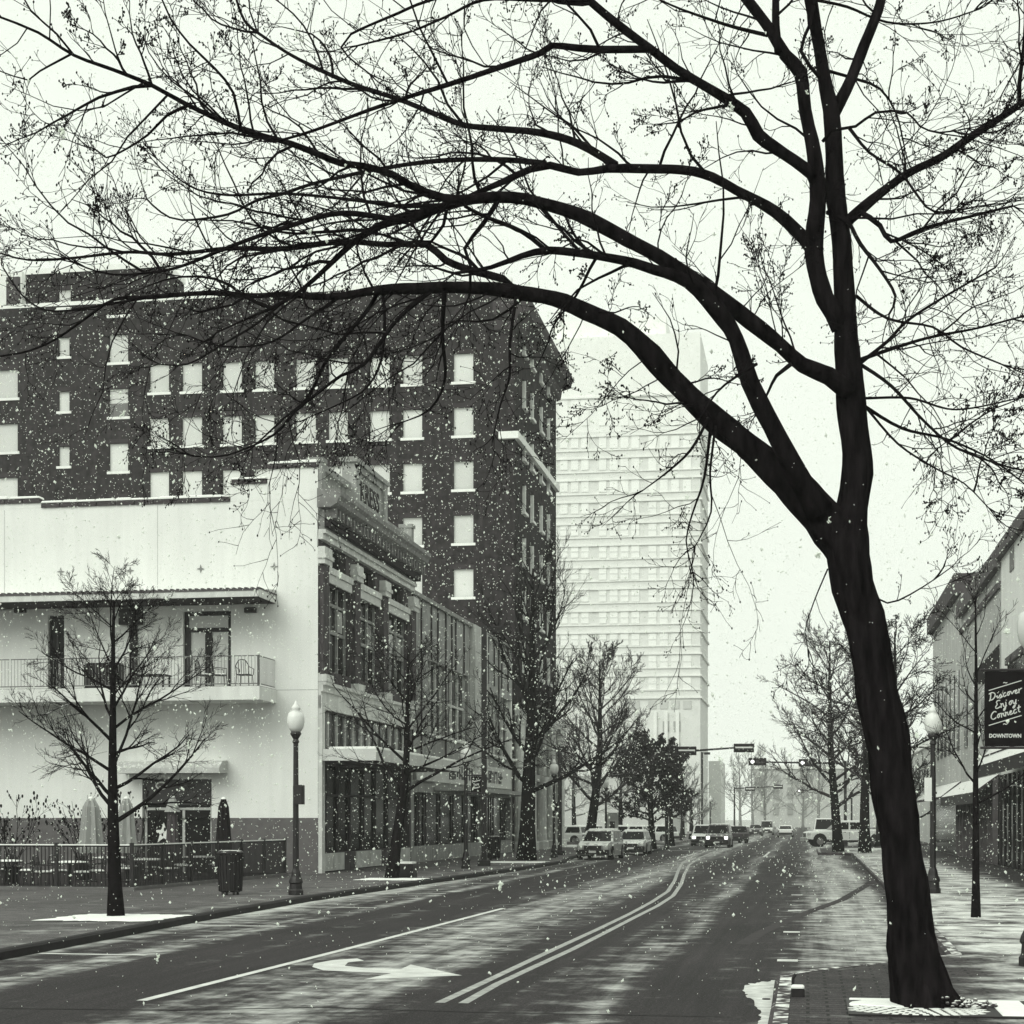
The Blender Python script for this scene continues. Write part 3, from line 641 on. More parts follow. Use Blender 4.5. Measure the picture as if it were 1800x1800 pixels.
rc = MB(); rc.box(HU, UF - .2, HV - .03, HV + .35, 36.303, 36.55); rc.box(fv(HV, 40, 500)[0], fv(HV, 287, 500)[0], HV + .25, HV + 4.1, 38.6, 38.95)
ht.part('roof_edge', rc, M_SILL)
# rooftop hut on the left
hu0, hz1 = fv(HV + 3, 2, 478); hu1, hz0 = fv(HV + 3, 38, 530)
rh = MB(); rh.box(hu0 - 3, hu1, HV + 3, HV + 6, HZ - .1, hz1); rho = ht.part('rooftop_hut', rh, M_WHITE)
ht.part('hut_opening', MB().box(hu0 + .4, hu1 - .1, HV + 2.95, HV + 2.998, 36.0, hz1 - .4), M_STONE, rho)
# classical white ground storey
gb = MB(); holes = []
cols_v = [HV + .35 + k * 4.4 for k in range(5)]
for a, b in zip(cols_v[:-1], cols_v[1:]): holes += [(a + .75, b - .75, .5, 4.4), (a + .9, b - .9, 5.6, 8.3)]
wall_holes(gb, 'v', UF + .003, HV, HW, .15, 9.19, holes, -.3); gb.box(UF + .01, UF + .45, HV - .1, HW, 8.75, 9.18)
gb.box(UF + .01, UF + .25, HV, HW, 4.75, 5.2)
ht.part('stone_base', gb, mat('base_stone', .55, .85, .15, .12, 1.4, streak=.15))
for v_ in cols_v: ht.part('column', MB().lathe([(.5,0),(.5,.5),(.36,.6),(.34,1.2),(.30,8.0),(.42,8.2),(.46,8.58)], (UF + .32, v_, .15), 10), mat('column_white', .66, .85, .15, .08, 2))
for a, b, z0, z1 in holes:
    w = MB()
    for j in range(4): x = a + (b-a)*j/3; w.box(UF-.2, UF-.1, max(a, x-.07), min(b, x+.07), z0, z1)
    wo = ht.part('window', w, M_TRIM); ht.part('pane', MB().box(UF-.29, UF-.22, a, b, z0, z1), M_GLASS, wo)
ht.part('street_awning', MB().prism([(UF+.3, HV+1, 9.9),(UF+1.9, HV+1, 9.3),(UF+1.9, HV+1, 9.2),(UF+.3, HV+1, 9.6)], (0, 9, 0)), mat('awning_grey', .25, .9, .1, .2, 3, snow=1.6))

# ------------------------------------------------------------------ far tower
TV = 286.0; TU = fv(TV, 1231, 1000)[0]
tw = Thing('office_tower', 'pale office tower fading into the falling snow', 'building', TU, TV, .15)
TL = TU - 34; TD = TV + 22
def tz(py): return fv(TV, 1140, py)[1]
ZR = tz(588)
body = MB(); body.box(TL, TU, TV, TD, .15, tz(756))
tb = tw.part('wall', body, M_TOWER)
tw.part('upper_wall', MB().box(TL, TU, TV, TD, tz(756) + .003, tz(695)), mat('tower_upper_hazed', .80, .9, .1, .06, .6))  # lighter than the wall below, imitating haze higher up
tw.part('crown', MB().box(TL, TU, TV, TD, tz(695) + .003, ZR).box(TU - 25, TU - 6, TV + 3, TD - 3, ZR + .003, tz(548)), mat('tower_crown_hazed', .82, .9, .1, .05, .6))  # crown colour lightened so it fades as if in haze
fl = [1227 - 38.6 * k for k in range(13)]           # string course heights (pixels)
bands = MB()
for y in fl:
    z = tz(y); bands.box(TL, TU + .3, TV - .3, TV - .003, z - .13, z + .15); bands.box(TU + .003, TU + .3, TV - .003, TD, z - .13, z + .15)
for y in fl[1:]:
    z = tz(y + 25); bands.box(TL, TU + .2, TV - .2, TV - .004, z - .07, z + .09)
for y in (695,): z = tz(y); bands.box(TL - .6, TU + .3, TV - .3, TV - .003, z - .15, z + .15); bands.box(TU + .003, TU + .3, TV - .003, TD, z - .15, z + .15)
tw.part('string_course', bands, M_TOWERL)
wxs = [(966,979),(985,998),(1004,1017),(1022,1035),(1053,1066),(1072,1086),(1091,1105),(1110,1124),(1140,1154),(1160,1174),(1180,1194),(1201,1215)]
wspec = []
random.seed(11)
for fi, y in enumerate(fl[:-1]):
    for (x0, x1) in wxs[::-1]:
        u0, z1 = fv(TV, x0, y - 36); u1, z0 = fv(TV, x1, y - 15); wspec.append((u0, u1, z0, z1, random.random()))
for (x0, x1) in wxs:
    u0, z1 = fv(TV, x0, 703); u1, z0 = fv(TV, x1, 748); wspec.append((u0, u1, z0, z1, 0.5))
rest = MB()
for i, (u0, u1, z0, z1, r_) in enumerate(wspec):
    w = MB(); w.box(u0, u1, TV - .12, TV - .002, z0, z1)
    zm = (z0 + z1) / 2
    if i < 100:
        wo = tw.part('window', w, M_TOWERW)
        tw.part('window_rail', MB().box(u0, u1, TV - .16, TV - .121, zm - .1, zm + .1), M_TOWER, wo)
    else: rest.v, rest.f = (rest.add(w.v, w.f).v, rest.f)
ro = tw.part('windows', rest, M_TOWERW); ro['kind'] = 'stuff'
# lower stage: tall piers with dark windows
ls = MB()
for x in (1152, 1171, 1191): u_ = fv(TV, x, 1)[0]; ls.box(u_ - .28, u_ + .28, TV - .4, TV - .003, tz(1330), tz(1252))
tw.part('pier', ls, M_TOWERL)
for x0, x1 in ((1165,1176),(1184,1196)):
    for y0, y1 in ((1268,1286),(1306,1322)):
        u0, z1 = fv(TV, x0, y0); u1, z0 = fv(TV, x1, y1); tw.part('dark_window', MB().box(u0, u1, TV - .14, TV - .002, z0, z1), M_TOWERD)
for (x0, x1) in wxs[6:]:
    u0, z1 = fv(TV, x0, 1232); u1, z0 = fv(TV, x1, 1246); tw.part('dark_window', MB().box(u0, u1, TV - .14, TV - .002, z0, z1), mat('tower_grey_window', .52, .4, .2, .2, .3))
tw.part('mast', MB().tube([Vector((TU - 31, TV + 4, ZR)), Vector((TU - 31, TV + 4, tz(545)))], [.8, .5], 8), M_TOWERL)
tw.part('wing', MB().box(TU + .01, TU + 2.2, TV + 24, TV + 40, .15, tz(1330)), M_TOWER)

# low buildings down the street
lb = Thing('low_block', 'low pale windowless block below the far tower', 'building', -17, 215, .15)
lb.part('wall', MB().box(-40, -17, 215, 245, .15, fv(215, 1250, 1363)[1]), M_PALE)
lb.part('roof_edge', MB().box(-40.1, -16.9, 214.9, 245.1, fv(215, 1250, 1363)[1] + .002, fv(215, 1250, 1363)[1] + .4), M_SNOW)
lb.part('wall_pipe', MB().box(-18.1, -17.7, 214.7, 214.99, .15, 7.6), M_TRIM)
eb = Thing('end_building', 'pale flat roofed building closing the far end of the street', 'building', -4, 430, .15)
e0, ez = fv(430, 1325, 1352); e1, _ = fv(430, 1432, 1352)
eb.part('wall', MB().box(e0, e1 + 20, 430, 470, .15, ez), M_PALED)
for x in (1337, 1359, 1384, 1408):
    for y0, y1 in ((1362,1378),(1384,1404),(1412,1432)):
        a_, b_ = fv(430, x, y0); c_, d_ = fv(430, x + 10, y1); eb.part('window', MB().box(a_, c_, 429.8, 429.99, d_, b_), mat('far_window', .30, .5, .2, .2, .5))
eb.part('roof_edge', MB().box(e0 - .3, e1 + 20.3, 429.6, 470, ez + .002, ez + .9), M_SNOW)

# ------------------------------------------------------------------ right side of the street
UR = 8.3
def rwin(T, name, v0, v1, z0, z1, m, inset_=.05): return T.part(name, MB().box(UR - inset_, UR - .003, v0, v1, z0, z1), m)
r1 = Thing('light_shop_building', 'light rendered building with shed awning beside the black banner', 'building', UR, 48, .15)
vA = fu(UR, 1760, 1000)[0]
g_ = MB(); g_.box(UR, UR + 25, 40, vA, .15, 13.5); r1.part('wall', g_, M_RWALL)
r1.part('coping', MB().box(UR - .25, UR + 25, 39.9, vA + .1, 13.502, 14.05), M_COPE)
a_, b_ = fu(UR, 1780, 985); r1.part('wall_vent', MB().box(UR - .04, UR - .003, a_ - .6, a_ + .75, b_ - .4, b_ + .55), mat('vent_grey', .2, .8, .2, .2, 4))
a_, b_ = fu(UR, 1776, 1135); wf = MB(); wf.box(UR - .12, UR - .003, 46, a_, 6.2, 8.6); wo = r1.part('arched_window', wf, M_GLASS)
r1.part('window_head', MB().box(UR - .2, UR - .004, 45.8, a_ + .25, 8.603, 8.9), M_COPE, wo)
g_ = MB(); g_.box(UR - .1, UR - .005, 42, vA - .3, .2, 4.1); so3 = r1.part('shopfront', g_, M_GLASS)
fr = MB(); k = 44
while k < vA: fr.box(UR - .16, UR - .101, k - .07, k + .07, .2, 4.1); k += 1.6
r1.part('shopfront_frame', fr, M_DARK, so3)
aw = MB(); az0 = 4.75; aw.prism([(UR - 1.6, 44, 4.32), (UR - .01, 44, 6.25), (UR - .01, 44, 6.05), (UR - 1.6, 44, 4.1)], (0, 28, 0)); awo = r1.part('shed_awning', aw, mat('awning_snowy', .05, .9, .1, .3, 2, snow=.78))
r1.part('awning_valance', MB().box(UR - 1.64, UR - 1.605, 44, 72, 3.85, 4.31), M_DARK, awo)
rbm = MB(); 
for k in range(1, 5): d = 1.6 * (1 - k/5); rbm.tube([(UR - d - .02, 44.1, 4.32 + 1.93 * k/5 + .03), (UR - d - .02, 71.9, 4.32 + 1.93 * k/5 + .03)], .028, 4)
r1.part('awning_seam', rbm, mat('seam_dark', .06, .9, .1, .2, 3), awo)
for x in (1764,):
    q = gp(x, 1521, .15); r1.part('awning_post', MB().box(q[0]-.22, q[0]+.12, q[1]-.15, q[1]+.15, .15, 4.5), mat('post_grey', .12, .8, .15, .2, 3))
r2 = Thing('grey_shop_building', 'grey brick building with dark stepped coping on the right side', 'building', UR, vA, .15)
vB = fu(UR, 1690, 1000)[0]
g_ = MB(); g_.box(UR, UR + 25, vA + .01, vB, .15, 13.2); r2.part('wall', g_, M_RGREY)
g_ = MB(); g_.box(UR - .3, UR + 25, vA + .01, vB, 13.202, 13.95); g_.box(UR - .12, UR - .003, vA + .12, vB, 12.3, 12.6); r2.part('coping', g_, M_COPE)
for k in range(4): r2.part('upper_window', MB().box(UR - .06, UR - .003, vA + 2 + k*4.6, vA + 3.6 + k*4.6, 6.0, 9.2), M_GLASS)
r2.part('projecting_hood', MB().prism([(UR - 1.05, vA + .6, 8.7), (UR - .01, vA + .6, 9.9), (UR - .01, vA + .6, 8.2), (UR - 1.05, vA + .6, 8.2)], (0, .9, 0)), M_DARKS)
g_ = MB(); g_.box(UR - .08, UR - .004, vA + .4, vB - .3, .2, 4.0); so4 = r2.part('shopfront', g_, M_GLASS)
fr = MB(); k = vA + .6
while k < vB: fr.box(UR - .3, UR - .081, k - .1, k + .1, .2, 4.0); k += 2.1
r2.part('shopfront_frame', fr, mat('frame_grey', .09, .8, .15, .3, 3), so4)
aw = MB(); aw.prism([(UR - 1.1, 77.5, 3.4), (UR - .02, 77.5, 4.2), (UR - .02, 77.5, 4.05), (UR - 1.1, 77.5, 3.25)], (0, vB - 77.7, 0)); r2.part('sloped_awning', aw, MATS['awning_snowy'])
r2.part('awning_valance', MB().box(UR - 1.14, UR - 1.105, 77.5, vB - .2, 2.9, 3.38), M_DARK)
r3 = Thing('gabled_shop_building', 'pale grey building with raised dark edged parapet behind the bare saplings', 'building', UR, vB, .15)
vC = fu(UR, 1640, 1000)[0]
g_ = MB(); g_.box(UR, UR + 25, vB + .01, vC, .15, 14.6); r3.part('wall', g_, mat('third_wall', .60, .9, .1, .12, 1, streak=.2))
r3.part('coping', MB().box(UR - .4, UR + 25, vB + .01, vC + .1, 14.602, 15.7), mat('dark_parapet', .07, .9, .1, .4, 2))
k = vB + 1.2
while k < vC - 1: r3.part('upper_window', MB().box(UR - .05, UR - .003, k, k + 1.3, 6, 10.5), M_GLASS); k += 3
r3.part('shopfront', MB().box(UR - .06, UR - .003, vB + .4, vC - .3, .2, 3.8), M_GLASS)
aw = MB(); aw.prism([(UR - 1.1, vB + .1, 3.45), (UR - .02, vB + .1, 4.3), (UR - .02, vB + .1, 4.15), (UR - 1.1, vB + .1, 3.3)], (0, vC - vB - 1, 0)); r3.part('sloped_awning', aw, MATS['awning_snowy'])
r4 = Thing('far_right_block', 'grey two storey block beyond the crossing behind right hand trees', 'building', UR + 2, 150, .15)
r4.part('wall', MB().box(UR + 2, UR + 40, 150, 200, .15, 8.5), M_PALED); r4.part('roof_edge', MB().box(UR + 1.8, UR + 40, 149.8, 200.2, 8.502, 9), M_SNOW)
for k in range(9): r4.part('upper_window', MB().box(UR + 1.95, UR + 1.997, 152 + k*5, 155 + k*5, 4.6, 7), M_GLASS)

# ------------------------------------------------------------------ lamps
def lamp(u, v, label, box=False, sign=False):
    T = Thing('street_lamp', label, 'street lamp', u, v, .15, group='globe street lamps along both pavements', local=True)
    T.part('base', MB().lathe([(.21,0),(.21,.12),(.18,.16),(.17,.30),(.20,.34),(.18,.42),(.14,.50),(.12,.62),(.09,.70)], n=10), M_IRON, smooth=False)
    pm = MB().lathe([(.085,.70),(.08,2.4),(.07,4.1),(.10,4.14),(.07,4.22),(.12,4.30),(.16,4.36),(.13,4.42)], n=10); T.part('pole', pm, M_IRON)
    T.part('globe', MB().lathe([(.13,4.42),(.20,4.52),(.235,4.66),(.235,4.80),(.20,4.92),(.10,5.0),(.13,5.03),(.11,5.10),(.05,5.18),(.012,5.26)], n=14), M_GLOBE, smooth=True)
    if box: T.part('control_box', MB().bbox(-.05, .22, -.12, .12, 2.45, 2.98, .02), M_IRON)
    return T
ll = [(520,1573,'globe lamp with control box on its pole, beside the trash bin'),
      (819,1527,'globe lamp beside the tall pole and its small banner'),
      (974,1508,'globe lamp by the white columns of the hotel base'),
      (1640,1570,'globe lamp directly right of the big leaning trunk'),
      (1818,1698,'globe lamp cut by the photo edge that carries the black banner')]
lamps = {}
for px, py, lab in ll:
    u, v = gp(px, py, .15); lamps[px] = (u, v, lamp(u, v, lab, px in (520, 974)))
for px, D, lab in ((1065,127,'globe lamp standing by the white information pillar'),(1198,165,'distant globe lamp just right of the dark leafy tree'),
                   (1229,205,'distant globe lamp left of the thin far pole'),(1249,232,'smallest distant globe lamp in front of the low block'),
                   (1497,150,'globe lamp glimpsed between trunks above the pickup')):
    u, v = to_uv((px - 900) / F * D, D); lamp(u, v, lab)
# banner with writing, on arms from the cut-off lamp
u5, v5, L5 = lamps[1818]
D5 = v5 * ca - u5 * sa; pxm = D5 / F
bt = Thing('banner', 'black street banner reading Discover Enjoy Connect Downtown on white arms', 'banner', u5, v5, .15)
bt.o.rotation_euler = (0, 0, 0); bt.off = (0, 0, 0)      # the banner faces the camera's way
bz1 = (1440 - 1180) * pxm + 2.05; bz0 = (1440 - 1312) * pxm + 2.05; bx0, bx1 = -87 * pxm, -16 * pxm
bo = bt.part('cloth', MB().box(bx0, bx1, -.008, .008, bz0, bz1), M_BANNER)
arm = MB()
for z in (bz1 + .02, bz0 - .02): arm.tube([(bx0 - .06, 0, z), (0, 0, z)], .02, 6)
bt.part('arm', arm, mat('banner_arm', .03, .5, .3, .2, 3, snow=1.15))
GLY = {'D':[[(.25,.95),(.2,.1),(.05,.05)],[(0,.85),(.3,1),(.75,.85),(.85,.45),(.55,.08),(.2,.1)]],'i':[[(0,.3),(.15,.5),(.15,.05),(.35,.2)],[(.17,.72),(.19,.78)]],'s':[[(0,.2),(.25,.6),(.35,.15),(.1,.02)],[(.3,.05),(.5,.2)]],
'c':[[(.38,.5),(.2,.56),(.05,.3),(.18,.03),(.48,.2)]],'o':[[(.25,.55),(.05,.3),(.2,.03),(.42,.28),(.25,.55),(.5,.5)]],'v':[[(0,.55),(.18,.04),(.42,.5),(.55,.45)]],'e':[[(.05,.25),(.38,.4),(.22,.58),(.05,.3),(.2,.02),(.5,.2)]],'r':[[(0,.5),(.1,.55),(.1,.03)],[(.1,.35),(.35,.58),(.45,.48)]],
'E':[[(.7,.9),(.4,1),(.2,.8),(.45,.55),(.1,.3),(.3,.02),(.75,.2)]],'n':[[(0,.5),(.1,.55),(.1,.03)],[(.1,.35),(.32,.57),(.38,.05),(.52,.15)]],'j':[[(.1,.55),(.2,.5),(.15,-.3),(-.1,-.4),(-.1,-.2),(.3,.15)],[(.2,.72),(.22,.78)]],'y':[[(0,.55),(.05,.2),(.22,.08),(.38,.3)],[(.42,.55),(.35,-.25),(.1,-.42),(.02,-.25),(.5,.1)]],
'C':[[(.75,.8),(.5,1),(.15,.7),(.1,.3),(.4,.0),(.75,.2)]],'t':[[(.2,.95),(.15,.1),(.4,.15)],[(0,.62),(.42,.68)]]}
def script(mb, word, mtx, h, r):
    adv = {'D':.95,'E':.75,'C':.8,'i':.35,'t':.45}; W_ = sum(adv.get(c,.5) for c in word) * h; x = -W_/2
    for c in word:
        for st__ in GLY[c]:
            pts = [mtx @ Vector((x + (px_ + .3*(py_-.3))*h, (py_ - .4)*h, .001)) for px_, py_ in st__]
            fine = [pts[0]]
            for a_, b_ in zip(pts[:-1], pts[1:]): fine += [a_.lerp(b_, .5), b_]
            sm = [fine[0]] + [(fine[k-1] + fine[k]*2 + fine[k+1])/4 for k in range(1, len(fine)-1)] + [fine[-1]]
            mb.tube(sm, r, 5)
        x += adv.get(c,.5) * h
tx = MB(); cxm = (bx0 + bx1) / 2; Hb = bz1 - bz0
def bm(fx, fz, rot): return Matrix.Translation((cxm + fx, -.012, bz1 - fz * Hb)) @ Matrix.Rotation(R(90), 4, 'X') @ Matrix.Rotation(R(rot), 4, 'Z')
script(tx, 'Discover', bm(0, .30, 15), .112, .0085); script(tx, 'Enjoy', bm(.0, .43, 15), .118, .0085); script(tx, 'Connect', bm(0, .56, 15), .118, .0085)
text_mb(tx, 'DOWNTOWN', .074, bm(0, .862, 0) @ Matrix.Scale(.92, 4, (1,0,0)), 0, .0028, .002)
for fz in (.19, .655):
    m_ = bm(0, fz, 17); tx.add([m_ @ Vector(p) for p in ((-.24,-.006,0),(.24,-.006,0),(.24,.006,0),(-.24,.006,0))], [(0,1,2,3)])
text_mb(tx, '~', .1, bm(0, .15, 0), 0, .002, .002); text_mb(tx, '~', .1, bm(0, .70, 0), 0, .002, .002)
bt.part('lettering', tx, M_WRITE, bo)
# small banner by the tall pole
u2, v2, _ = lamps[819]; D2 = v2 * ca - u2 * sa; p2 = D2 / F
b2 = Thing('banner', 'small black banner with white slanted script by the tall pole', 'banner', u2, v2, .15); b2.o.rotation_euler = (0,0,0); b2.off = (0,0,0)
z1, z0 = (1440-1365)*p2 + 2.05, (1440-1393)*p2 + 2.05; x0, x1 = 9*p2, 27*p2
bo = b2.part('cloth', MB().box(x0, x1, -.01, .01, z0, z1), M_BANNER); b2.part('arm', MB().tube([(0,0,z1+.05),(x1,0,z1+.05)], .03, 5).tube([(0,0,z0-.03),(x1,0,z0-.03)], .03, 5), MATS['banner_arm'])
t2 = MB(); w = x1 - x0
for j, wrd in enumerate(('Discover', 'Enjoy', 'Connect')): script(t2, wrd, Matrix.Translation(((x0+x1)/2, -.014, z1 - .18 - j*.14)) @ Matrix.Rotation(R(90), 4, 'X') @ Matrix.Rotation(R(12), 4, 'Z'), .085, .010)
b2.part('lettering', t2, M_WRITE, bo)
# small plates on the right lamp
u4, v4, _ = lamps[1640]
sg = Thing('parking_sign', 'small white parking plate strapped to the lamp by the trunk', 'sign', u4, v4, 2.6, local=True)
sg.part('plate', MB().box(-.24, -.04, -.12, -.1, .1, .75), M_WRITE); sg.part('strap', MB().box(-.1, .1, -.099, .1, .3, .36), M_IRON)

# tall shoebox light poles
def tall_pole(px, py, top_y, arm_px, label):
    u, v = gp(px, py, .15); D = v * ca - u * sa; H = (1440 - top_y) / F * D + 2.05; Lh = arm_px / F * D
    T = Thing('light_pole', label, 'light pole', u, v, .15, local=True, group='square shoebox light poles'); T.o.rotation_euler = (0,0,0)
    T.part('pole', MB().box(-.12, .12, -.12, .12, .25, H), M_IRON); T.part('base', MB().bbox(-.28, .28, -.28, .28, 0, .25, .03), M_IRON)
    T.part('lamp_head', MB().bbox(Lh*.28, Lh, -.22, .22, H - .3, H - .02, .03), M_DARKS); T.part('arm', MB().box(.1, Lh*.28, -.05, .05, H - .16, H - .06), M_IRON)
    return T
tall_pole(851, 1522, 1100, 46, 'tall square light pole with shoebox head in front of the ribbed block')
tall_pole(984, 1503, 1311, 14, 'shorter square light pole right of the hotel columns')
tall_pole(1234, 1470, 1322, 14, 'thin far light pole below the office tower')

# traffic signals
def signal_head(T, x, y, z, lit, w=1.45, h=.62):
    ho = T.part('signal_head', MB().bbox(x - w/2, x + w/2, y - .04, y + .06, z - h/2, z + h/2, .03), mat('signal_black', .02, .7, .2, .2, 4))
    if lit:
        for k in range(3): T.part('lens', MB().tube([(x - .42 + .42*k, y - .10, z), (x - .42 + .42*k, y - .041, z)], .15, 10), M_LIT if k == 0 else mat('lens_dark', .06, .4, .4, .3, 4), ho)
    else:
        T.part('snow_line', MB().box(x - w*.42, x + w*.42, y - .09, y - .042, z - .02, z + .09), M_SNOW, ho); T.part('housing', MB().box(x - w*.42, x + w*.42, y - .2, y - .043, z - .17, z - .022), M_DARK, ho)
def signal(u, v, label, arm_y, heads, lit, sgn, w=1.45, h=.62, px_end=None):
    D = v * ca - u * sa; X = u * ca + v * sa; pm = D / F
    T = Thing('traffic_signal', label, 'traffic signal', u, v, 0, local=True); T.o.rotation_euler = (0,0,0)
    z = (1440 - arm_y[0]) * pm + CAM_H; z2 = (1440 - arm_y[1]) * pm + CAM_H; xe = (px_end - 900) * pm - X
    T.part('pole', MB().lathe([(.2,0),(.2,.3),(.14,.4),(.11, z + .2)], n=8), M_IRON); T.part('mast_arm', MB().tube([(0,0,z),(xe,0,z2)], [.10,.06], 6), M_IRON)
    for px, py in heads: signal_head(T, (px - 900) * pm - X, -.16, (1440 - py) * pm + CAM_H, lit, w, h)
    return T
u, v = to_uv((1172-900)/F*122, 122); signal(u, v, 'mast arm signal with dark snow lined backs over the left lanes', (1323,1312), [(1206,1320),(1307,1315)], False, 1, px_end=1326)
u, v = to_uv((1486-900)/F*140, 140); signal(u, v, 'mast arm signal with lit lamps reaching from the right hand trees', (1342,1339), [(1331,1339),(1419,1341)], True, -1, px_end=1318)
u, v = to_uv((1291-900)/F*250, 250); signal(u, v, 'farther mast arm signal beyond the low pale block', (1386,1382), [(1367,1383),(1318,1387)], False, 1, 1.45, .6, 1374)
u, v = to_uv((1470-900)/F*250, 250); signal(u, v, 'farther right mast arm signal with one small lit head', (1400,1389), [(1409,1390)], True, -1, 1.2, .6, 1402)

# ------------------------------------------------------------------ street furniture
def bin_(u, v, label, h=1.15):
    T = Thing('trash_bin', label, 'trash bin', u, v, .15, local=True)
    T.part('body', MB().lathe([(.26,.08),(.30,.12),(.335,.7),(.345,h - .08),(.32,h - .05)], n=14), M_DARK)
    sl_ = MB()
    for k in range(20):
        w = 2*math.pi*k/20; sl_.tube([(.305*math.cos(w), .305*math.sin(w), .1), (.355*math.cos(w), .355*math.sin(w), h - .08)], .014, 4)
    T.part('slats', sl_, M_IRON); T.part('lid', MB().lathe([(.37,h-.05),(.37,h),(.3,h+.05),(.15,h+.06)], n=14), M_DARKS)
    for k in range(4): w = math.pi/4 + k*math.pi/2; T.part('foot', MB().box(.22*math.cos(w)-.03, .22*math.cos(w)+.03, .22*math.sin(w)-.03, .22*math.sin(w)+.03, 0, .1), M_IRON)
bin_(*gp(405, 1573, .15), 'black slatted trash bin with snowy lid by the patio fence')
bin_(*gp(868, 1512, .15), 'black trash bin behind the tall square light pole', 1.15)
pb = Thing('planter_box', 'dark low planter box with snow beside the leaning street tree', 'planter', *gp(712,1543,.15), .15, local=True)
pb.part('box', MB().bbox(-.36,.36,-.36,.36,0,.5,.03), M_DARK); pb.part('snow_top', MB().box(-.33,.33,-.33,.33,.501,.56), M_SNOW)
q = gp(1403, 1752, .15)
ub = Thing('spotlight', 'small black spotlight with a snowy top on the paving near the corner', 'spotlight', q[0], q[1], .15, local=True)
ub.part('housing', MB().bbox(-.075,.075,-.07,.07,.0,.10,.015), M_DARK); ub.part('snow_cap', MB().bbox(-.08,.07,-.07,.08,.101,.135,.015), M_SNOW)
ub.part('stem', MB().tube([(-.06,.1,.0),(-.06,.1,.2),(-.03,.1,.25)], .02, 6), M_DARK)
kp = Thing('information_pillar', 'white information pillar with a dark panel beside the distant lamp', 'sign', *to_uv((1077-900)/F*118, 118), .15, local=True)
kp.part('body', MB().bbox(-.38,.38,-.2,.2,0,2.5,.03), M_TRIM); kp.part('panel', MB().box(-.17,.17,-.22,-.205,1.25,1.9), mat('panel_dark', .05, .6, .3, .2, 3))

# patio fence
struct('patio', MB().box(-46, -19.25, 46.7, 62.4, .152, .165), mat('patio_floor', .025, .9, .1, .5, 1.5, 7))
fa, fb, fc = (-40, 46.6), (-19.2, 46.6), (-18.7, 59.6)
fs = Thing('patio_fence', 'black iron picket fence around the cafe patio', 'fence', fb[0], fb[1], .15)
fp = MB(); railing(fp, fa, fb, .15, 1.42, .115, .018); fs.part('pickets', fp, M_IRON); fp = MB(); railing(fp, fb, fc, .15, 1.42, .115, .018); fs.part('pickets', fp, M_IRON)
for a_, b_ in ((fa, fb), (fb, fc)):
    L = math.hypot(b_[0]-a_[0], b_[1]-a_[1]); n = int(L / 2.15)
    for k in range(n + 1):
        if a_ == fa and k < n - 6: continue
        if a_ == fb and k == 0: continue
        t = k / n; x, y = a_[0] + (b_[0]-a_[0])*t, a_[1] + (b_[1]-a_[1])*t
        fs.part('post', MB().box(x-.05, x+.05, y-.05, y+.05, .15, 1.52), M_IRON)
sn = MB(); sn.box(fa[0], fb[0], fa[1]-.024, fa[1]+.024, 1.441, 1.475); fs.part('snow_on_rail', sn, M_SNOW)
sn = MB(); sn.prism([(fb[0]-.024, fb[1]+.06, 1.441),(fb[0]+.024, fb[1]+.06, 1.441),(fc[0]+.024, fc[1], 1.441),(fc[0]-.024, fc[1], 1.441)], (0,0,.034)); fs.part('snow_on_rail', sn, M_SNOW)
fs.part('footing', MB().box(fa[0], fb[0] + .15, fa[1]-.18, fa[1]+.1, .15, .24).prism([(fb[0]-.15, fb[1]+.101, .15),(fb[0]+.15, fb[1]+.101, .15),(fc[0]+.15, fc[1], .15),(fc[0]-.15, fc[1], .15)], (0,0,.09)), mat('footing_concrete', .13, .9, .1, .2, 3, snow=1.5))
# patio tables, chairs
def table(u, v, label, first=[]):
    if not first:
        T = Thing('patio_table', label, 'table', u, v, .15, group='snowy tables on the cafe patio', local=True)
        T.part('tabletop', MB().lathe([(.55,.70),(.57,.72),(.55,.74)], n=16), M_DARK); T.part('snow_top', MB().lathe([(.54,.741),(.53,.77),(.3,.79)], n=16), M_SNOW)
        T.part('stem', MB().lathe([(.3,0),(.28,.03),(.05,.08),(.045,.70)], n=10), M_DARK); first.append(T.o); return T.o
    return place(copy_tree(first[0]), u, v, .15, 0, label)
def chair(u, v, rot, label, first=[]):
    if not first:
        T = Thing('patio_chair', label, 'chair', u, v, .15, rot, group='iron chairs on the cafe patio', local=True)
        T.part('seat', MB().bbox(-.22,.22,-.22,.22,.43,.46,.01), M_DARK); T.part('seat_snow', MB().bbox(-.2,.2,-.2,.2,.461,.51,.03), M_SNOW)
        bk = MB(); pts = [(-.21,.21,.46),(-.22,.25,.75),(-.12,.27,.92),(0,.28,.95),(.12,.27,.92),(.22,.25,.75),(.21,.21,.46)]; bk.tube(pts, .016, 5)
        for x in (-.12,-.04,.04,.12): bk.tube([(x,.21,.46),(x,.27,.92)], .008, 4)
        T.part('backrest', bk, M_DARKS)
        for sx in (-1,1):
            for sy in (-1,1): T.part('leg', MB().tube([(sx*.2,sy*.2,.44),(sx*.23,sy*.24,0)], .014, 4), M_DARK)
            T.part('armrest', MB().tube([(sx*.23,-.2,.46),(sx*.25,-.2,.66),(sx*.24,.24,.70)], .013, 4), M_DARKS)
        first.append(T.o); return T.o
    return place(copy_tree(first[0]), u, v, .15, rot, label)
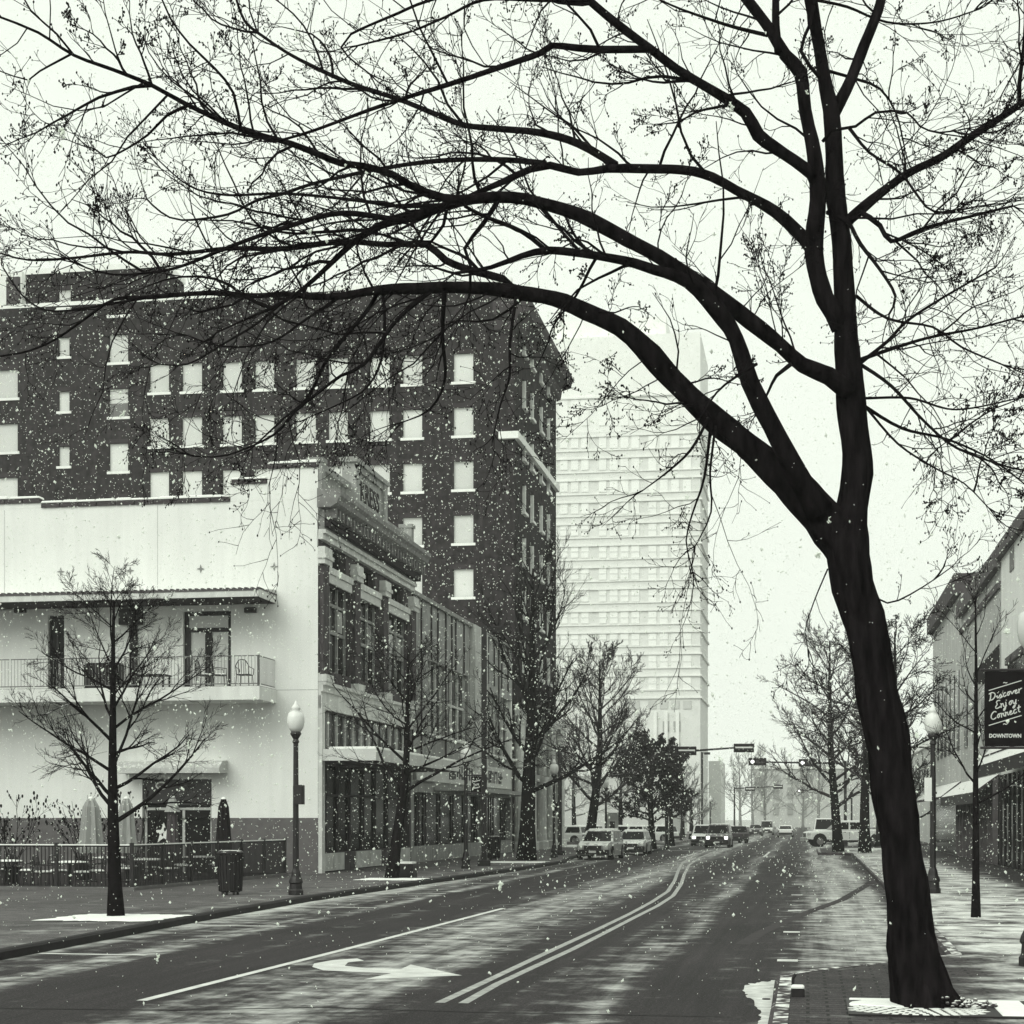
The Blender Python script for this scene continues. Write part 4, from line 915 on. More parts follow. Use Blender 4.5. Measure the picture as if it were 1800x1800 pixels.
tabs = [(-27.6,48.6,'snowy round table at the left edge of the patio fence'),(-24.6,49.6,'snowy round table behind the slim tree at the patio'),(-22.0,48.6,'snowy round table just left of the fence corner'),
        (-20.9,52.2,'snowy round table behind the side run of the fence'),(-20.6,56.0,'snowy round table farthest back behind the trash bin'),(-23.2,54.5,'snowy round table in front of the glass entrance')]
n_ = 0
cl_lab = ['facing the street','turned to the left','turned to the right','facing the white wall']
for ti, (u, v, lab) in enumerate(tabs):
    table(u, v, lab)
    for k in range(3 if ti % 2 else 4):
        w = .4 + k * 2*math.pi/(3 if ti % 2 else 4) + ti; where = lab.replace('snowy round table ', '')
        chair(u + .85*math.sin(w), v - .85*math.cos(w), w + math.pi + .3*math.sin(5*w), ['nearest','left hand','right hand','rear'][k] + ' iron chair at the table ' + where)
# closed parasols
def parasol(u, v, label, m, h=2.75, hood=False, r=.24):
    T = Thing('closed_parasol', label, 'parasol', u, v, .15, group='closed parasols on the cafe patio', local=True)
    T.part('pole', MB().lathe([(.25,0),(.25,.06),(.03,.08),(.025,h)], n=8), M_IRON)
    cm = MB(); n = 16; prof = [(.9*r,.95),(r,1.1),(.86*r,1.5),(.75*r,2.0),(.62*r,2.45),(.35*r,h-.06),(.08,h)]
    rings = [[((rr*(1 + .16*(-1)**i))*math.cos(2*math.pi*i/n), (rr*(1 + .16*(-1)**i))*math.sin(2*math.pi*i/n), z) for i in range(n)] for rr, z in prof]; cm.loft(rings); T.part('canopy', cm, m)
    if hood: T.part('hood', MB().lathe([(.27,2.28),(.2,2.45),(.12,2.68),(.05,2.8)], n=8), M_FABRIC)
    T.part('snow_cap', MB().lathe([(.09,h),(.07,h+.05),(.02,h+.07)], n=8), M_SNOW)
for px, D, lab, m, hd, r in ((160,55.5,'pale closed parasol left of the slim tree trunk',M_FABRIC,False,.40),(222,55.5,'pale closed parasol half hidden by the slim tree trunk',M_FABRIC,False,.33),
                      (303,54.0,'grey closed parasol with pale hood before the glass entrance',mat('grey_canvas', .07, .95, .05, .2, 5),True,.20),(393,57,'black closed parasol right of the glass entrance',M_FABRICD,False,.26)):
    u, v = to_uv((px-900)/F*D, D); parasol(u, v, lab, m, 2.72, hd, r)
# balcony furniture
for px, lab in ((360,'balcony chair just left of the railing corner group'),(385,'balcony chair in front of the right door leaf'),(430,'balcony chair at the corner of the railing')):
    u, z = fv(VK - 1, px, 1200); o_ = chair(u, VK - 1.0, .4 + px, lab); o_.location.z = 7.135; o_['group'] = 'chairs on the balcony'; o_.scale = (1.15,1.15,1.1)
gr = Thing('covered_grill', 'dark covered grill standing on the balcony', 'grill', fv(VK-1, 182, 1190)[0], VK - .9, 7.135, local=True)
gr.part('cover', MB().bbox(-.72,.72,-.35,.35,.08,1.02,.08), M_DARKS)
for sx in (-1,1): gr.part('wheel', MB().tube([(sx*.6,-.36,.08),(sx*.6,-.3,.08)], .08, 10), M_TYRE)
bt_ = Thing('balcony_table', 'low snowy table on the balcony between grill and door', 'table', fv(VK-1, 265, 1195)[0], VK - 1, 7.135, local=True)
bt_.part('tabletop', MB().box(-.7,.7,-.4,.4,.5,.54), M_DARKS)
for sx in (-1,1):
    for sy in (-1,1): bt_.part('leg', MB().box(sx*.62-.03,sx*.62+.03,sy*.33-.03,sy*.33+.03,0,.499), M_DARK)

# ------------------------------------------------------------------ vehicles
def car(name, label, cat, u, v, rot, paint, L=4.6, W=1.85, H=1.7, hood=1.0, belt=1.02, ws=(.28,.14), rr=(-.46,-.42), tail=1.0, lit=False, clear=.22, group=None, roof_snow=False, bed=None, wr=.34):
    T = Thing(name, label, cat, u, v, 0, rot, local=True, group=group); hw = W/2
    def sec(y, zb, zt, w, c=.1): return [(-w,y,zb),(-w*1.0,y,zt-.16),(-w+c,y,zt),(w-c,y,zt),(w,y,zt-.16),(w,y,zb)]
    h2 = L/2
    b = MB(); st_ = [(-h2, clear+.1, tail-.12, hw*.9), (-h2+.12, clear, tail-.02, hw*.97), (-h2*.5, clear, max(tail, belt), hw), (ws[0]*L, clear, belt, hw), (ws[0]*L+.25, clear, hood, hw), (h2-.35, clear, hood-.08, hw*.97), (h2-.06, clear+.05, hood-.2, hw*.92), (h2, clear+.1, hood-.32, hw*.86)]
    b.loft([sec(*s_) for s_ in st_]); bo = T.part('body', b, paint)
    yb0, yb1, yt0, yt1 = rr[0]*L, ws[0]*L, rr[1]*L, ws[1]*L; wb, wt = hw - .05, hw - .2
    cab = MB(); zb_ = belt - .06
    low = [(-wb,yb0,zb_),(wb,yb0,zb_),(wb,yb1,zb_),(-wb,yb1,zb_)]; top = [(-wt,yt0,H-.05),(wt,yt0,H-.05),(wt,yt1,H-.05),(-wt,yt1,H-.05)]; crown = [(-wt+.14,yt0+.16,H),(wt-.14,yt0+.16,H),(wt-.14,yt1-.2,H),(-wt+.14,yt1-.2,H)]
    cab.loft([low, top, crown]); co_ = T.part('cabin', cab, paint)
    def pane(a, b_, c, d, nm, e=.012):
        a, b_, c, d = map(Vector, (a, b_, c, d)); n = (b_-a).cross(d-a).normalized() * e; cen = (a+b_+c+d)/4
        q4 = [cen + (p-cen)*.86 + n for p in (a,b_,c,d)]; m_ = MB(); m_.prism([p - n*1.6 for p in q4], n*1.6); T.part(nm, m_, M_GLASS, co_)
    pane(low[3], low[2], top[2], top[3], 'windscreen') if False else pane(low[2], low[3], top[3], top[2], 'windscreen')
    pane(low[0], low[1], top[1], top[0], 'rear_window')
    ym_b, ym_t = (yb0+yb1)/2, (yt0+yt1)/2
    for sx in (1, -1):
        for (l0, l1, t0, t1) in ((yb0, ym_b, yt0, ym_t), (ym_b, yb1 - .2, ym_t, yt1)):
            a_, b_, c_, d_ = (sx*wb,l0,zb_),(sx*wb,l1,zb_),(sx*wt,t1,H-.05),(sx*wt,t0,H-.05)
            pane(*((a_,b_,c_,d_) if sx > 0 else (b_,a_,d_,c_)), 'side_window')
    for sx in (1,-1):
        for y in (h2 - .82, -h2 + .85):
            T.part('wheel_arch', MB().tube([(sx*(hw-.2),y,wr+.02),(sx*(hw+.004),y,wr+.02)], wr+.08, 14), M_TYRE)
            wo = T.part('wheel', MB().tube([(sx*(hw-.18),y,wr),(sx*(hw+.03),y,wr)], wr, 16), M_TYRE); T.part('rim', MB().tube([(sx*(hw+.0),y,wr),(sx*(hw+.045),y,wr)], wr*.6, 10), M_RIM, wo)
        T.part('headlight', MB().bbox(sx*(hw*.86)-.26*(sx>0)-.0, sx*(hw*.86)+.26*(sx<0), h2-.12, h2+.02, hood-.42, hood-.2, .03), M_HEAD if lit else M_HEADO)
        T.part('tail_light', MB().box(sx*hw*.9-.08, sx*hw*.9+.08, -h2-.02, -h2+.06, tail-.4, tail-.15), M_COPE)
        T.part('mirror', MB().bbox(sx*(hw+.02)-.0, sx*(hw+.22), ws[0]*L-.25, ws[0]*L-.12, belt-.02, belt+.16, .02), paint)
        T.part('door_handle', MB().box(sx*(hw+.002), sx*(hw+.03), .0, .16, belt-.16, belt-.12), M_DARK)
    T.part('grille', MB().box(-hw*.5, hw*.5, h2-.05, h2+.015, hood-.42, hood-.22), M_DARK)
    T.part('bumper', MB().bbox(-hw*.93, hw*.93, h2-.15, h2+.1, clear+.1, clear+.34, .04), M_CHROME if name == 'pickup_truck' else M_DARK); T.part('bumper', MB().bbox(-hw*.93, hw*.93, -h2-.1, -h2+.15, clear+.12, clear+.36, .04), M_DARK)
    T.part('number_plate', MB().box(-.2,.2, h2+.101, h2+.11, clear+.16, clear+.28), M_WRITE)
    if roof_snow: T.part('roof_snow', MB().bbox(-wt+.1, wt-.1, yt0+.15, yt1-.15, H+.001, H+.06, .05), M_SNOW)
    return T
def at(px, D): return to_uv((px-900)/F*D, D)
u, v = at(1050, 93); car('parked_suv', 'silver snow dusted SUV parked at the left kerb, front to the camera', 'car', u, v + 1.5, math.pi - .06, M_CARS, 4.8, 1.92, 1.62, .98, 1.0, ws=(.26,.05), roof_snow=True)
u, v = at(1121, 106); car('parked_car', 'pale parked car behind the silver SUV, by the tree stems', 'car', u - .2, v, math.pi, M_CARS, 4.5, 1.8, 1.5, .92, .95, roof_snow=True)
u, v = at(1264, 133); car('driving_suv', 'dark SUV driving towards the camera with its lights on', 'car', u, v, math.pi - .02, M_CARD, 4.6, 1.9, 1.8, 1.08, 1.1, lit=True, roof_snow=True)
u, v = at(1233, 140); car('driving_car', 'pale car with lit lamps just left of the dark SUV', 'car', u, v + 3, math.pi, M_CARW, 4.6, 1.85, 1.75, 1.0, 1.02, lit=True)
u, v = at(1291, 158); car('waiting_car', 'dark car seen from the side rear, right of the dark SUV', 'car', u, v, .25, M_CARD, 4.5, 1.8, 1.6)
u, v = at(1329, 225); car('far_car', 'small dark car far down the street on the left', 'car', u, v, math.pi, M_CARD, 4.5, 1.8, 1.5)
u, v = at(1348, 240); car('far_car', 'small pale van far down the street beside a dark car', 'van', u, v, math.pi, M_CARS, 4.8, 1.9, 2.0)
u, v = at(1381, 210); car('far_car', 'small white car far down the street seen from behind', 'car', u, v, 0, M_CARW, 4.5, 1.85, 1.45)
u, v = at(1449, 152); car('utility_van', 'pale van with ladder rack behind the white pickup', 'van', u, v, math.pi, M_CARW, 5, 2, 2.3, 1.2, 1.3)
for px, D, rot, m, lab in ((990,152,1.3,M_CARW,'white parked car behind the last hotel column'),(1020,160,1.5,M_CARS,'grey parked car behind the left trunks'),(1098,158,1.4,M_CARW,'pale parked car right of the information pillar'),(1150,165,1.2,M_CARW,'white parked car behind the dark leafy tree')):
    u, v = at(px, D); car('parked_car', lab, 'car', u, v, rot, m, 4.6, 1.8, 1.6, roof_snow=True, group='cars parked beyond the left trees')
# pickup crossing from the right
def pickup():
    u, v = at(1489, 136.0)
    T = Thing('pickup_truck', 'white crew cab pickup truck entering from the right side street', 'truck', u, v, 0, math.pi/2 + A, local=True)
    k = 1.09; L = 6.3*k; h2 = L/2; hw = 1.0*k; paint = M_CARW
    def sec(y, zb, zt, w, c=.1): return [(-w,y,zb),(-w,y,zt-.14),(-w+c,y,zt),(w-c,y,zt),(w,y,zt-.14),(w,y,zb)]
    b = MB(); b.loft([sec(y*k, zb*k, zt*k, w*k) for y, zb, zt, w in ((.92,.55,1.22,1.0),(1.15,.55,1.24,1.0),(1.6,.55,1.22,1.0),(2.7,.55,1.14,.97),(3.02,.6,1.08,.93),(3.12,.62,.95,.88))]); T.part('bonnet', b, paint)
    b = MB(); b.loft([sec(y*k, .5*k, 1.22*k, 1.0*k) for y in (-1.0,.0,.915)]); bo = T.part('body', b, paint)
    b = MB(); b.loft([sec(y*k, .55*k, 1.28*k, 1.0*k) for y in (-3.15,-2,-1.03)]); T.part('cargo_bed', b, paint)
    low = [(-.95,-1.0),(.95,-1.0),(.95,1.35),(-.95,1.35)]; top = [(-.78,-.9),(.78,-.9),(.78,.55),(-.78,.55)]
    cab = MB(); cab.loft([[(x*k,y*k,1.2*k) for x,y in low],[(x*k,y*k,1.86*k) for x,y in top],[(x*.8*k,(y*.85-.02)*k,1.93*k) for x,y in top]]); co_ = T.part('cabin', cab, paint)
    for sx in (1,-1):
        for y0b,y1b,y0t,y1t in ((-.85,-.05,-.8,-.05),(.08,1.05,.05,.52)):
            q4 = [Vector((sx*(.95 - .17*t)*k, y*k, (1.2+.66*t)*k)) for y,t in ((y0b,.12),(y1b,.12),(y1t,.88),(y0t,.88))]
            n = Vector((sx*.02,0,.004)); m_ = MB(); m_.prism([p for p in q4] if sx < 0 else q4[::-1], n); T.part('side_window', m_, M_GLASS, co_)
        T.part('door_seam', MB().box(sx*(1.0*k), sx*(1.006*k), .0, .03, .6*k, 1.1*k).box(sx*(1.0*k), sx*(1.006*k), -.95*k, -.92*k, .6*k, 1.1*k), M_DARK)
        for y in (-.75, .3): T.part('door_handle', MB().box(sx*1.0*k, sx*1.03*k, y*k, (y+.17)*k, 1.04*k, 1.09*k), M_DARK)
        for y in (2.15, -1.95):
            T.part('wheel_arch', MB().tube([(sx*.8*k,y*k,.5*k),(sx*1.004*k,y*k,.5*k)], .5*k, 16), M_TYRE)
            wo = T.part('wheel', MB().tube([(sx*.82*k,y*k,.41*k),(sx*1.03*k,y*k,.41*k)], .41*k, 18), M_TYRE); T.part('rim', MB().tube([(sx*1.0*k,y*k,.41*k),(sx*1.05*k,y*k,.41*k)], .25*k, 10), M_RIM, wo)
        T.part('headlight', MB().bbox(sx*.92*k-.05, sx*.92*k+.05, 2.82*k, 3.08*k, .86*k, 1.04*k, .02), M_HEADO)
        T.part('mirror', MB().bbox(sx*1.02*k, sx*1.28*k, 1.0*k, 1.12*k, 1.22*k, 1.45*k, .02), M_DARK); T.part('running_board', MB().box(sx*.8*k, sx*1.02*k, -.9*k, 1.4*k, .36*k, .44*k), M_DARK)
    T.part('grille', MB().box(-.6*k,.6*k,3.08*k,3.15*k,.72*k,1.0*k), M_DARK); T.part('bumper', MB().bbox(-.95*k,.95*k,3.0*k,3.28*k,.42*k,.68*k,.04), M_CHROME); T.part('underbody', MB().box(-.85*k,.85*k,-3*k,3*k,.34*k,.53*k), M_TYRE)
    s0 = T.part('windscreen', MB().prism([Vector(((.8)*k,1.3*k,1.26*k)),Vector((-.8*k,1.3*k,1.26*k)),Vector((-.68*k,.66*k,1.82*k)),Vector((.68*k,.66*k,1.82*k))], (0,.05,.04)), M_GLASS, co_)
pickup()

# ------------------------------------------------------------------ trees
rng = random.Random(7)
def rv(): return Vector((rng.gauss(0,1), rng.gauss(0,1), rng.gauss(0,1))).normalized()
def grow(mb, p, d, L, r, lev, maxlev, up=.05, wob=.18, ang=(.5,1.0), nch=(4,7), lr=(.35,.6), bud=0, seg=None, minr=.003, sides=None, start=.2, droop=0):
    seg = seg or max(3, 7 - lev); pts = [p.copy()]; rad = [r]; dirs = [d.copy()]
    bend = rv() * wob * .5
    for k in range(seg):
        d = (d + rv() * wob + bend * .5 + Vector((0,0,up - droop * (1 - k/seg)))).normalized(); p = p + d * (L / seg)
        pts.append(p.copy()); rad.append(max(minr*.6, r * (1 - .75 * (k+1)/seg))); dirs.append(d.copy())
    mb.tube(pts, rad, sides or (3 if r < .012 else 5 if r < .05 else 8))
    if bud and lev == maxlev:
        mb.ball(pts[-1], bud * rng.uniform(.7,1.5), 4, 3, 1.6)
    if lev < maxlev:
        n = rng.randint(*nch)
        for c in range(n):
            t = start + (1 - start) * (c + rng.random()) / n; f = t * seg; k = min(seg - 1, int(f)); q = pts[k].lerp(pts[k+1], f - k); dd = dirs[k]
            a = rng.uniform(*ang); ax = rv(); ax = (ax - dd * ax.dot(dd)).normalized(); nd = (dd * math.cos(a) + ax * math.sin(a)).normalized()
            rr = rad[k] * .6
            grow(mb, q, nd, L * rng.uniform(*lr) * (1.15 - .55*t), max(minr, rr), lev + 1, maxlev, up, wob, ang, nch, lr, bud, None, minr, None, .15, droop)

def street_tree(name, label, px, base_y, D, height, spread, trunk_r, seed, lean=0, fork=.3, limbs=10, levels=3, tm=None, bm_=None, minr=.006, nch=(4,7), up=.1, upright=.5, leafy=0, cat='tree', group=None, clear=None):
    global rng
    rng = random.Random(seed)
    u, v = at(px, D); T = Thing(name, label, cat, u, v, .15, local=True, group=group); T.o.rotation_euler = (0,0,0)
    tmb = MB(); pts = []; rad = []; hh = height * .92; n = 9
    for k in range(n + 1):
        t = k/n; pts.append(Vector((lean * min(1, t*2) * 1.0 + .04*height*.2*math.sin(3*t+seed), .05*math.sin(4*t+seed*2), hh*t))); rad.append(trunk_r * (1.25 if k == 0 else 1) * (1 - .9*t) + .008)
    tmb.tube(pts, rad, 8, rn=lambda k, i: 1 + .08*math.sin(i*2.3 + k)); T.part('trunk', tmb, tm or M_BARKF, smooth=True)
    cm = MB()
    for j in range(limbs):
        t = fork + (1 - fork) * (j / limbs) ** 1.0 + rng.uniform(0, .03); t = min(t, .97); f = t*n; k = min(n-1, int(f)); q = pts[k].lerp(pts[k+1], f-k)
        az = j * 2.4 + rng.uniform(-.4,.4); tt = (t - fork)/(1 - fork); el = rng.uniform(.2, .7) + upright * tt * .8
        d = Vector((math.cos(az)*math.cos(el), math.sin(az)*math.cos(el), math.sin(el)))
        Ln = min(spread * (1 - .45 * tt) * rng.uniform(.75, 1.15), (height - q.z) * .95 + .35)
        grow(cm, q, d, Ln, max(minr, rad[k]*.40), 1, levels, up, .16, (.35,.85), nch, (.35,.6), 0, None, minr)
    T.part('branches', cm, bm_ or (mat('twig_hazed', .035, .9, .0, .4, 9, snow=1.3) if D > 100 else M_TWIGF))  # farther trees get twigs lightened in colour to imitate haze
    if leafy:
        lf = MB(); cv = cm.v
        for _ in range(leafy):
            c = Vector(cv[rng.randrange(len(cv))]) + rv()*.12; a = rv(); b = a.orthogonal().normalized(); s_ = rng.uniform(.09,.2)
            lf.add([c - a*s_, c + b*s_*.5, c + a*s_, c - b*s_*.5], [(0,1,2,3)])
        T.part('leaves', lf, mat('dark_leaves', .022, .8, .2, .5, 3))
    return T
M_PL = mat('tree_snow', .84, .9, .1, .05, 6)
street_tree('young_tree', 'slim bare street tree in front of the cafe patio', 202, 1612, 35.7, 7.2, 2.75, .15, 3, 0, .29, 20, 4, minr=.0048, nch=(5,7), upright=.25, up=.04)
street_tree('street_tree', 'bare leaning tree by the planter in front of the ornate store', 693, 1545, 58.6, 8.4, 4.0, .21, 5, .4, .36, 18, 4, minr=.0065, nch=(4,7), upright=.3, up=.04)
street_tree('tall_tree', 'tall bare tree with thick dark trunk before the ribbed block', 922, 1513, 85.0, 15.8, 5.4, .42, 9, .5, .22, 23, 4, minr=.009, nch=(4,7), upright=.55, up=.16)
street_tree('round_tree', 'bare round crowned tree rising behind the silver parked SUV', 1036, 1480, 112, 13.5, 5.2, .36, 12, .6, .22, 32, 4, minr=.0135, nch=(5,7), up=.08)
street_tree('leafy_tree', 'dark leafy street tree on the corner left of the mast arm', 1145, 1492, 117, 7.6, 3.9, .26, 15, 0, .22, 26, 3, minr=.014, leafy=7500, upright=.3, up=.03)
street_tree('leafy_tree', 'smaller dark leafy tree next to the signal pole', 1181, 1478, 130, 7.0, 2.0, .2, 16, 0, .32, 12, 3, minr=.02, leafy=3000)
street_tree('street_tree', 'bare tree in front of the white pickup bonnet', 1470, 1495, 108, 14.5, 5.2, .32, 21, -.3, .2, 32, 4, minr=.0135, nch=(5,7), up=.05, upright=.2)
street_tree('street_tree', 'bare tree standing before the pickup cargo bed', 1522, 1497, 104, 14.0, 4.6, .34, 23, .1, .3, 26, 4, minr=.0135, nch=(5,7))
street_tree('weeping_tree', 'bare tree with arching drooping twigs behind the big trunk', 1590, 1520, 70, 10.6, 3.8, .24, 27, -.3, .45, 16, 4, minr=.012, nch=(5,7), up=.0)
street_tree('sapling', 'thin bare sapling on the snowy right pavement', 1716, 1612, 35.7, 7.3, 1.9, .08, 31, -.05, .35, 13, 3, minr=.006, nch=(3,5), upright=.6)
for j, (px, D, h, sp_, lab) in enumerate(((985,175,13,5,'greyish bare tree in the far lot behind the hotel columns'),(1010,170,11,5,'greyish bare tree behind the silver SUV roof'),(1092,178,11,5,'greyish bare tree behind the information pillar'),
        (1200,190,8,4,'small bare tree right of the dark leafy trees'),(1215,175,5,3,'low bare tree by the far left kerb'),(1300,265,12,5,'hazy bare tree below the farther mast arm'),(1322,290,15,6,'hazy bare tree left of the end building'),(1345,330,13,6,'hazy bare tree before the end building'),
        (1440,240,14,6,'hazy bare tree right of the end building'),(1412,300,11,5,'palest bare tree beside the end building'),(1545,130,12,5,'bare tree right of the pickup behind the big trunk'),(1600,125,9,4,'bare tree behind the lamp with the parking plate'))):
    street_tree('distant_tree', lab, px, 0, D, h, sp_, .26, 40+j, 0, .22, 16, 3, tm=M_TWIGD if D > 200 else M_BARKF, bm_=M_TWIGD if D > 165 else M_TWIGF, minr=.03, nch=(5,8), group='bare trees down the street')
# potted shrubs on the patio
for j, (px, D, lab) in enumerate(((20,54,'leafless shrub at the left edge of the patio'),(145,57,'leafless shrub with a few leaves left of the pale parasols'),(235,58,'leafless shrub just left of the glass entrance'))):
    rng = random.Random(60+j); u, v = at(px, D); T = Thing('shrub', lab, 'shrub', u, v, .15, local=True, group='bare shrubs on the cafe patio')
    cm = MB()
    for k in range(7): grow(cm, Vector((rng.uniform(-.08,.08), rng.uniform(-.08,.08), .5)), Vector((rng.uniform(-.5,.5), rng.uniform(-.5,.5), 1)).normalized(), rng.uniform(1.6,2.4), .02, 1, 3, .05, .15, (.3,.7), (3,5), (.3,.5), .03, None, .007)
    T.part('stems', cm, M_TWIGF); T.part('pot', MB().lathe([(.24,0),(.32,.5),(.34,.55),(.28,.56)], n=12), M_DARK)
# snow filled tree pits
for px, py, w, d, lab in ((205,1614,1.25,1.25,'square of white snow round the slim tree'),(690,1546,1.1,1.1,'square of white snow round the leaning tree by the planter'),(905,1516,1.5,1.6,'square of white snow round the tall tree by the ribbed block')):
    u, v = gp(px, py, .15); T = Thing('tree_pit', lab, 'tree pit', u, v, .15, local=True, group='snow filled tree pits')
    T.part('grate', MB().box(-w, w, -d, d, .002, .012), M_DARK)
    rg = random.Random(px); pp_ = []
    for k in range(56):
        a_ = 2*math.pi*k/56; m__ = max(abs(math.cos(a_)), abs(math.sin(a_))); q_ = rg.uniform(.84, 1.03) / m__; pp_.append((w*q_*math.cos(a_), d*q_*math.sin(a_)))
    T.part('snow', MB().loft([[(a, b, .0125) for a, b in pp_], [(a*.96, b*.96, .022) for a, b in pp_], [(a*.55, b*.55, .034) for a, b in pp_]]), M_SNOW)

# --- the big tree in the foreground
BD = 18.64
limbsD = {}
def smooth_poly(pp, step=.12):
    out = []; n = len(pp)
    for k in range(n - 1):
        p0, p1, p2, p3 = pp[max(0,k-1)], pp[k], pp[k+1], pp[min(n-1,k+2)]
        L = (Vector(p2[:3]) - Vector(p1[:3])).length; m = max(1, int(L/step))
        for j in range(m):
            t = j/m; out.append(tuple(.5*((2*p1[i]) + (-p0[i]+p2[i])*t + (2*p0[i]-5*p1[i]+4*p2[i]-p3[i])*t*t + (-p0[i]+3*p1[i]-3*p2[i]+p3[i])*t**3) for i in range(4)))
    out.append(tuple(pp[-1])); return out
def conv(px, w0, w1, d0, d1):
    """traced limb -> 3-D: pixels, start / end width in pixels, start / end distance offset"""
    n = len(px); L = [0]
    for a, b in zip(px[:-1], px[1:]): L.append(L[-1] + math.hypot(b[0]-a[0], b[1]-a[1]))
    res = []
    for k, p in enumerate(px):
        t = L[k]/L[-1]; D = BD + d0 + (d1-d0)*t; w = p[2] if len(p) > 2 else w0 + (w1-w0)*t
        q = P(p[0], p[1], D); res.append((q.x, q.y, q.z, max(.004, w/2*D/F)))
    return smooth_poly(res)
bigx, bigy = (1616-900)/F*BD, BD
bu, bv = to_uv(bigx, bigy)
bg = Thing('big_tree', 'big leaning bare tree with black trunk whose limbs arch over the street', 'tree', bu, bv, .15); bg.o.rotation_euler = (0,0,0); base = Vector((bigx, bigy, .15)); bg.off = tuple(base)
TRUNK = [(1630,1784,122),(1622,1768,108),(1615,1745,99),(1607,1700,90),(1602,1642,83),(1594,1570,76),(1586,1500,70),(1575,1420,70),(1566,1339,72),(1548,1254,73),(1534,1170,71),(1518,1085,69),(1500,1030,72),(1490,980,76),(1490,940,72),(1500,889,52),(1507,834,54),(1502,772,48),(1495,694,50),(1490,636,43),(1488,578,40),(1483,506,35),(1480,428,33),(1469,350,33),(1466,272,30),(1461,194,28),(1449,136,22),(1439,78,20),(1427,10,20),(1415,-60,18),(1400,-200,14),(1395,-400,8),(1380,-520,4)]
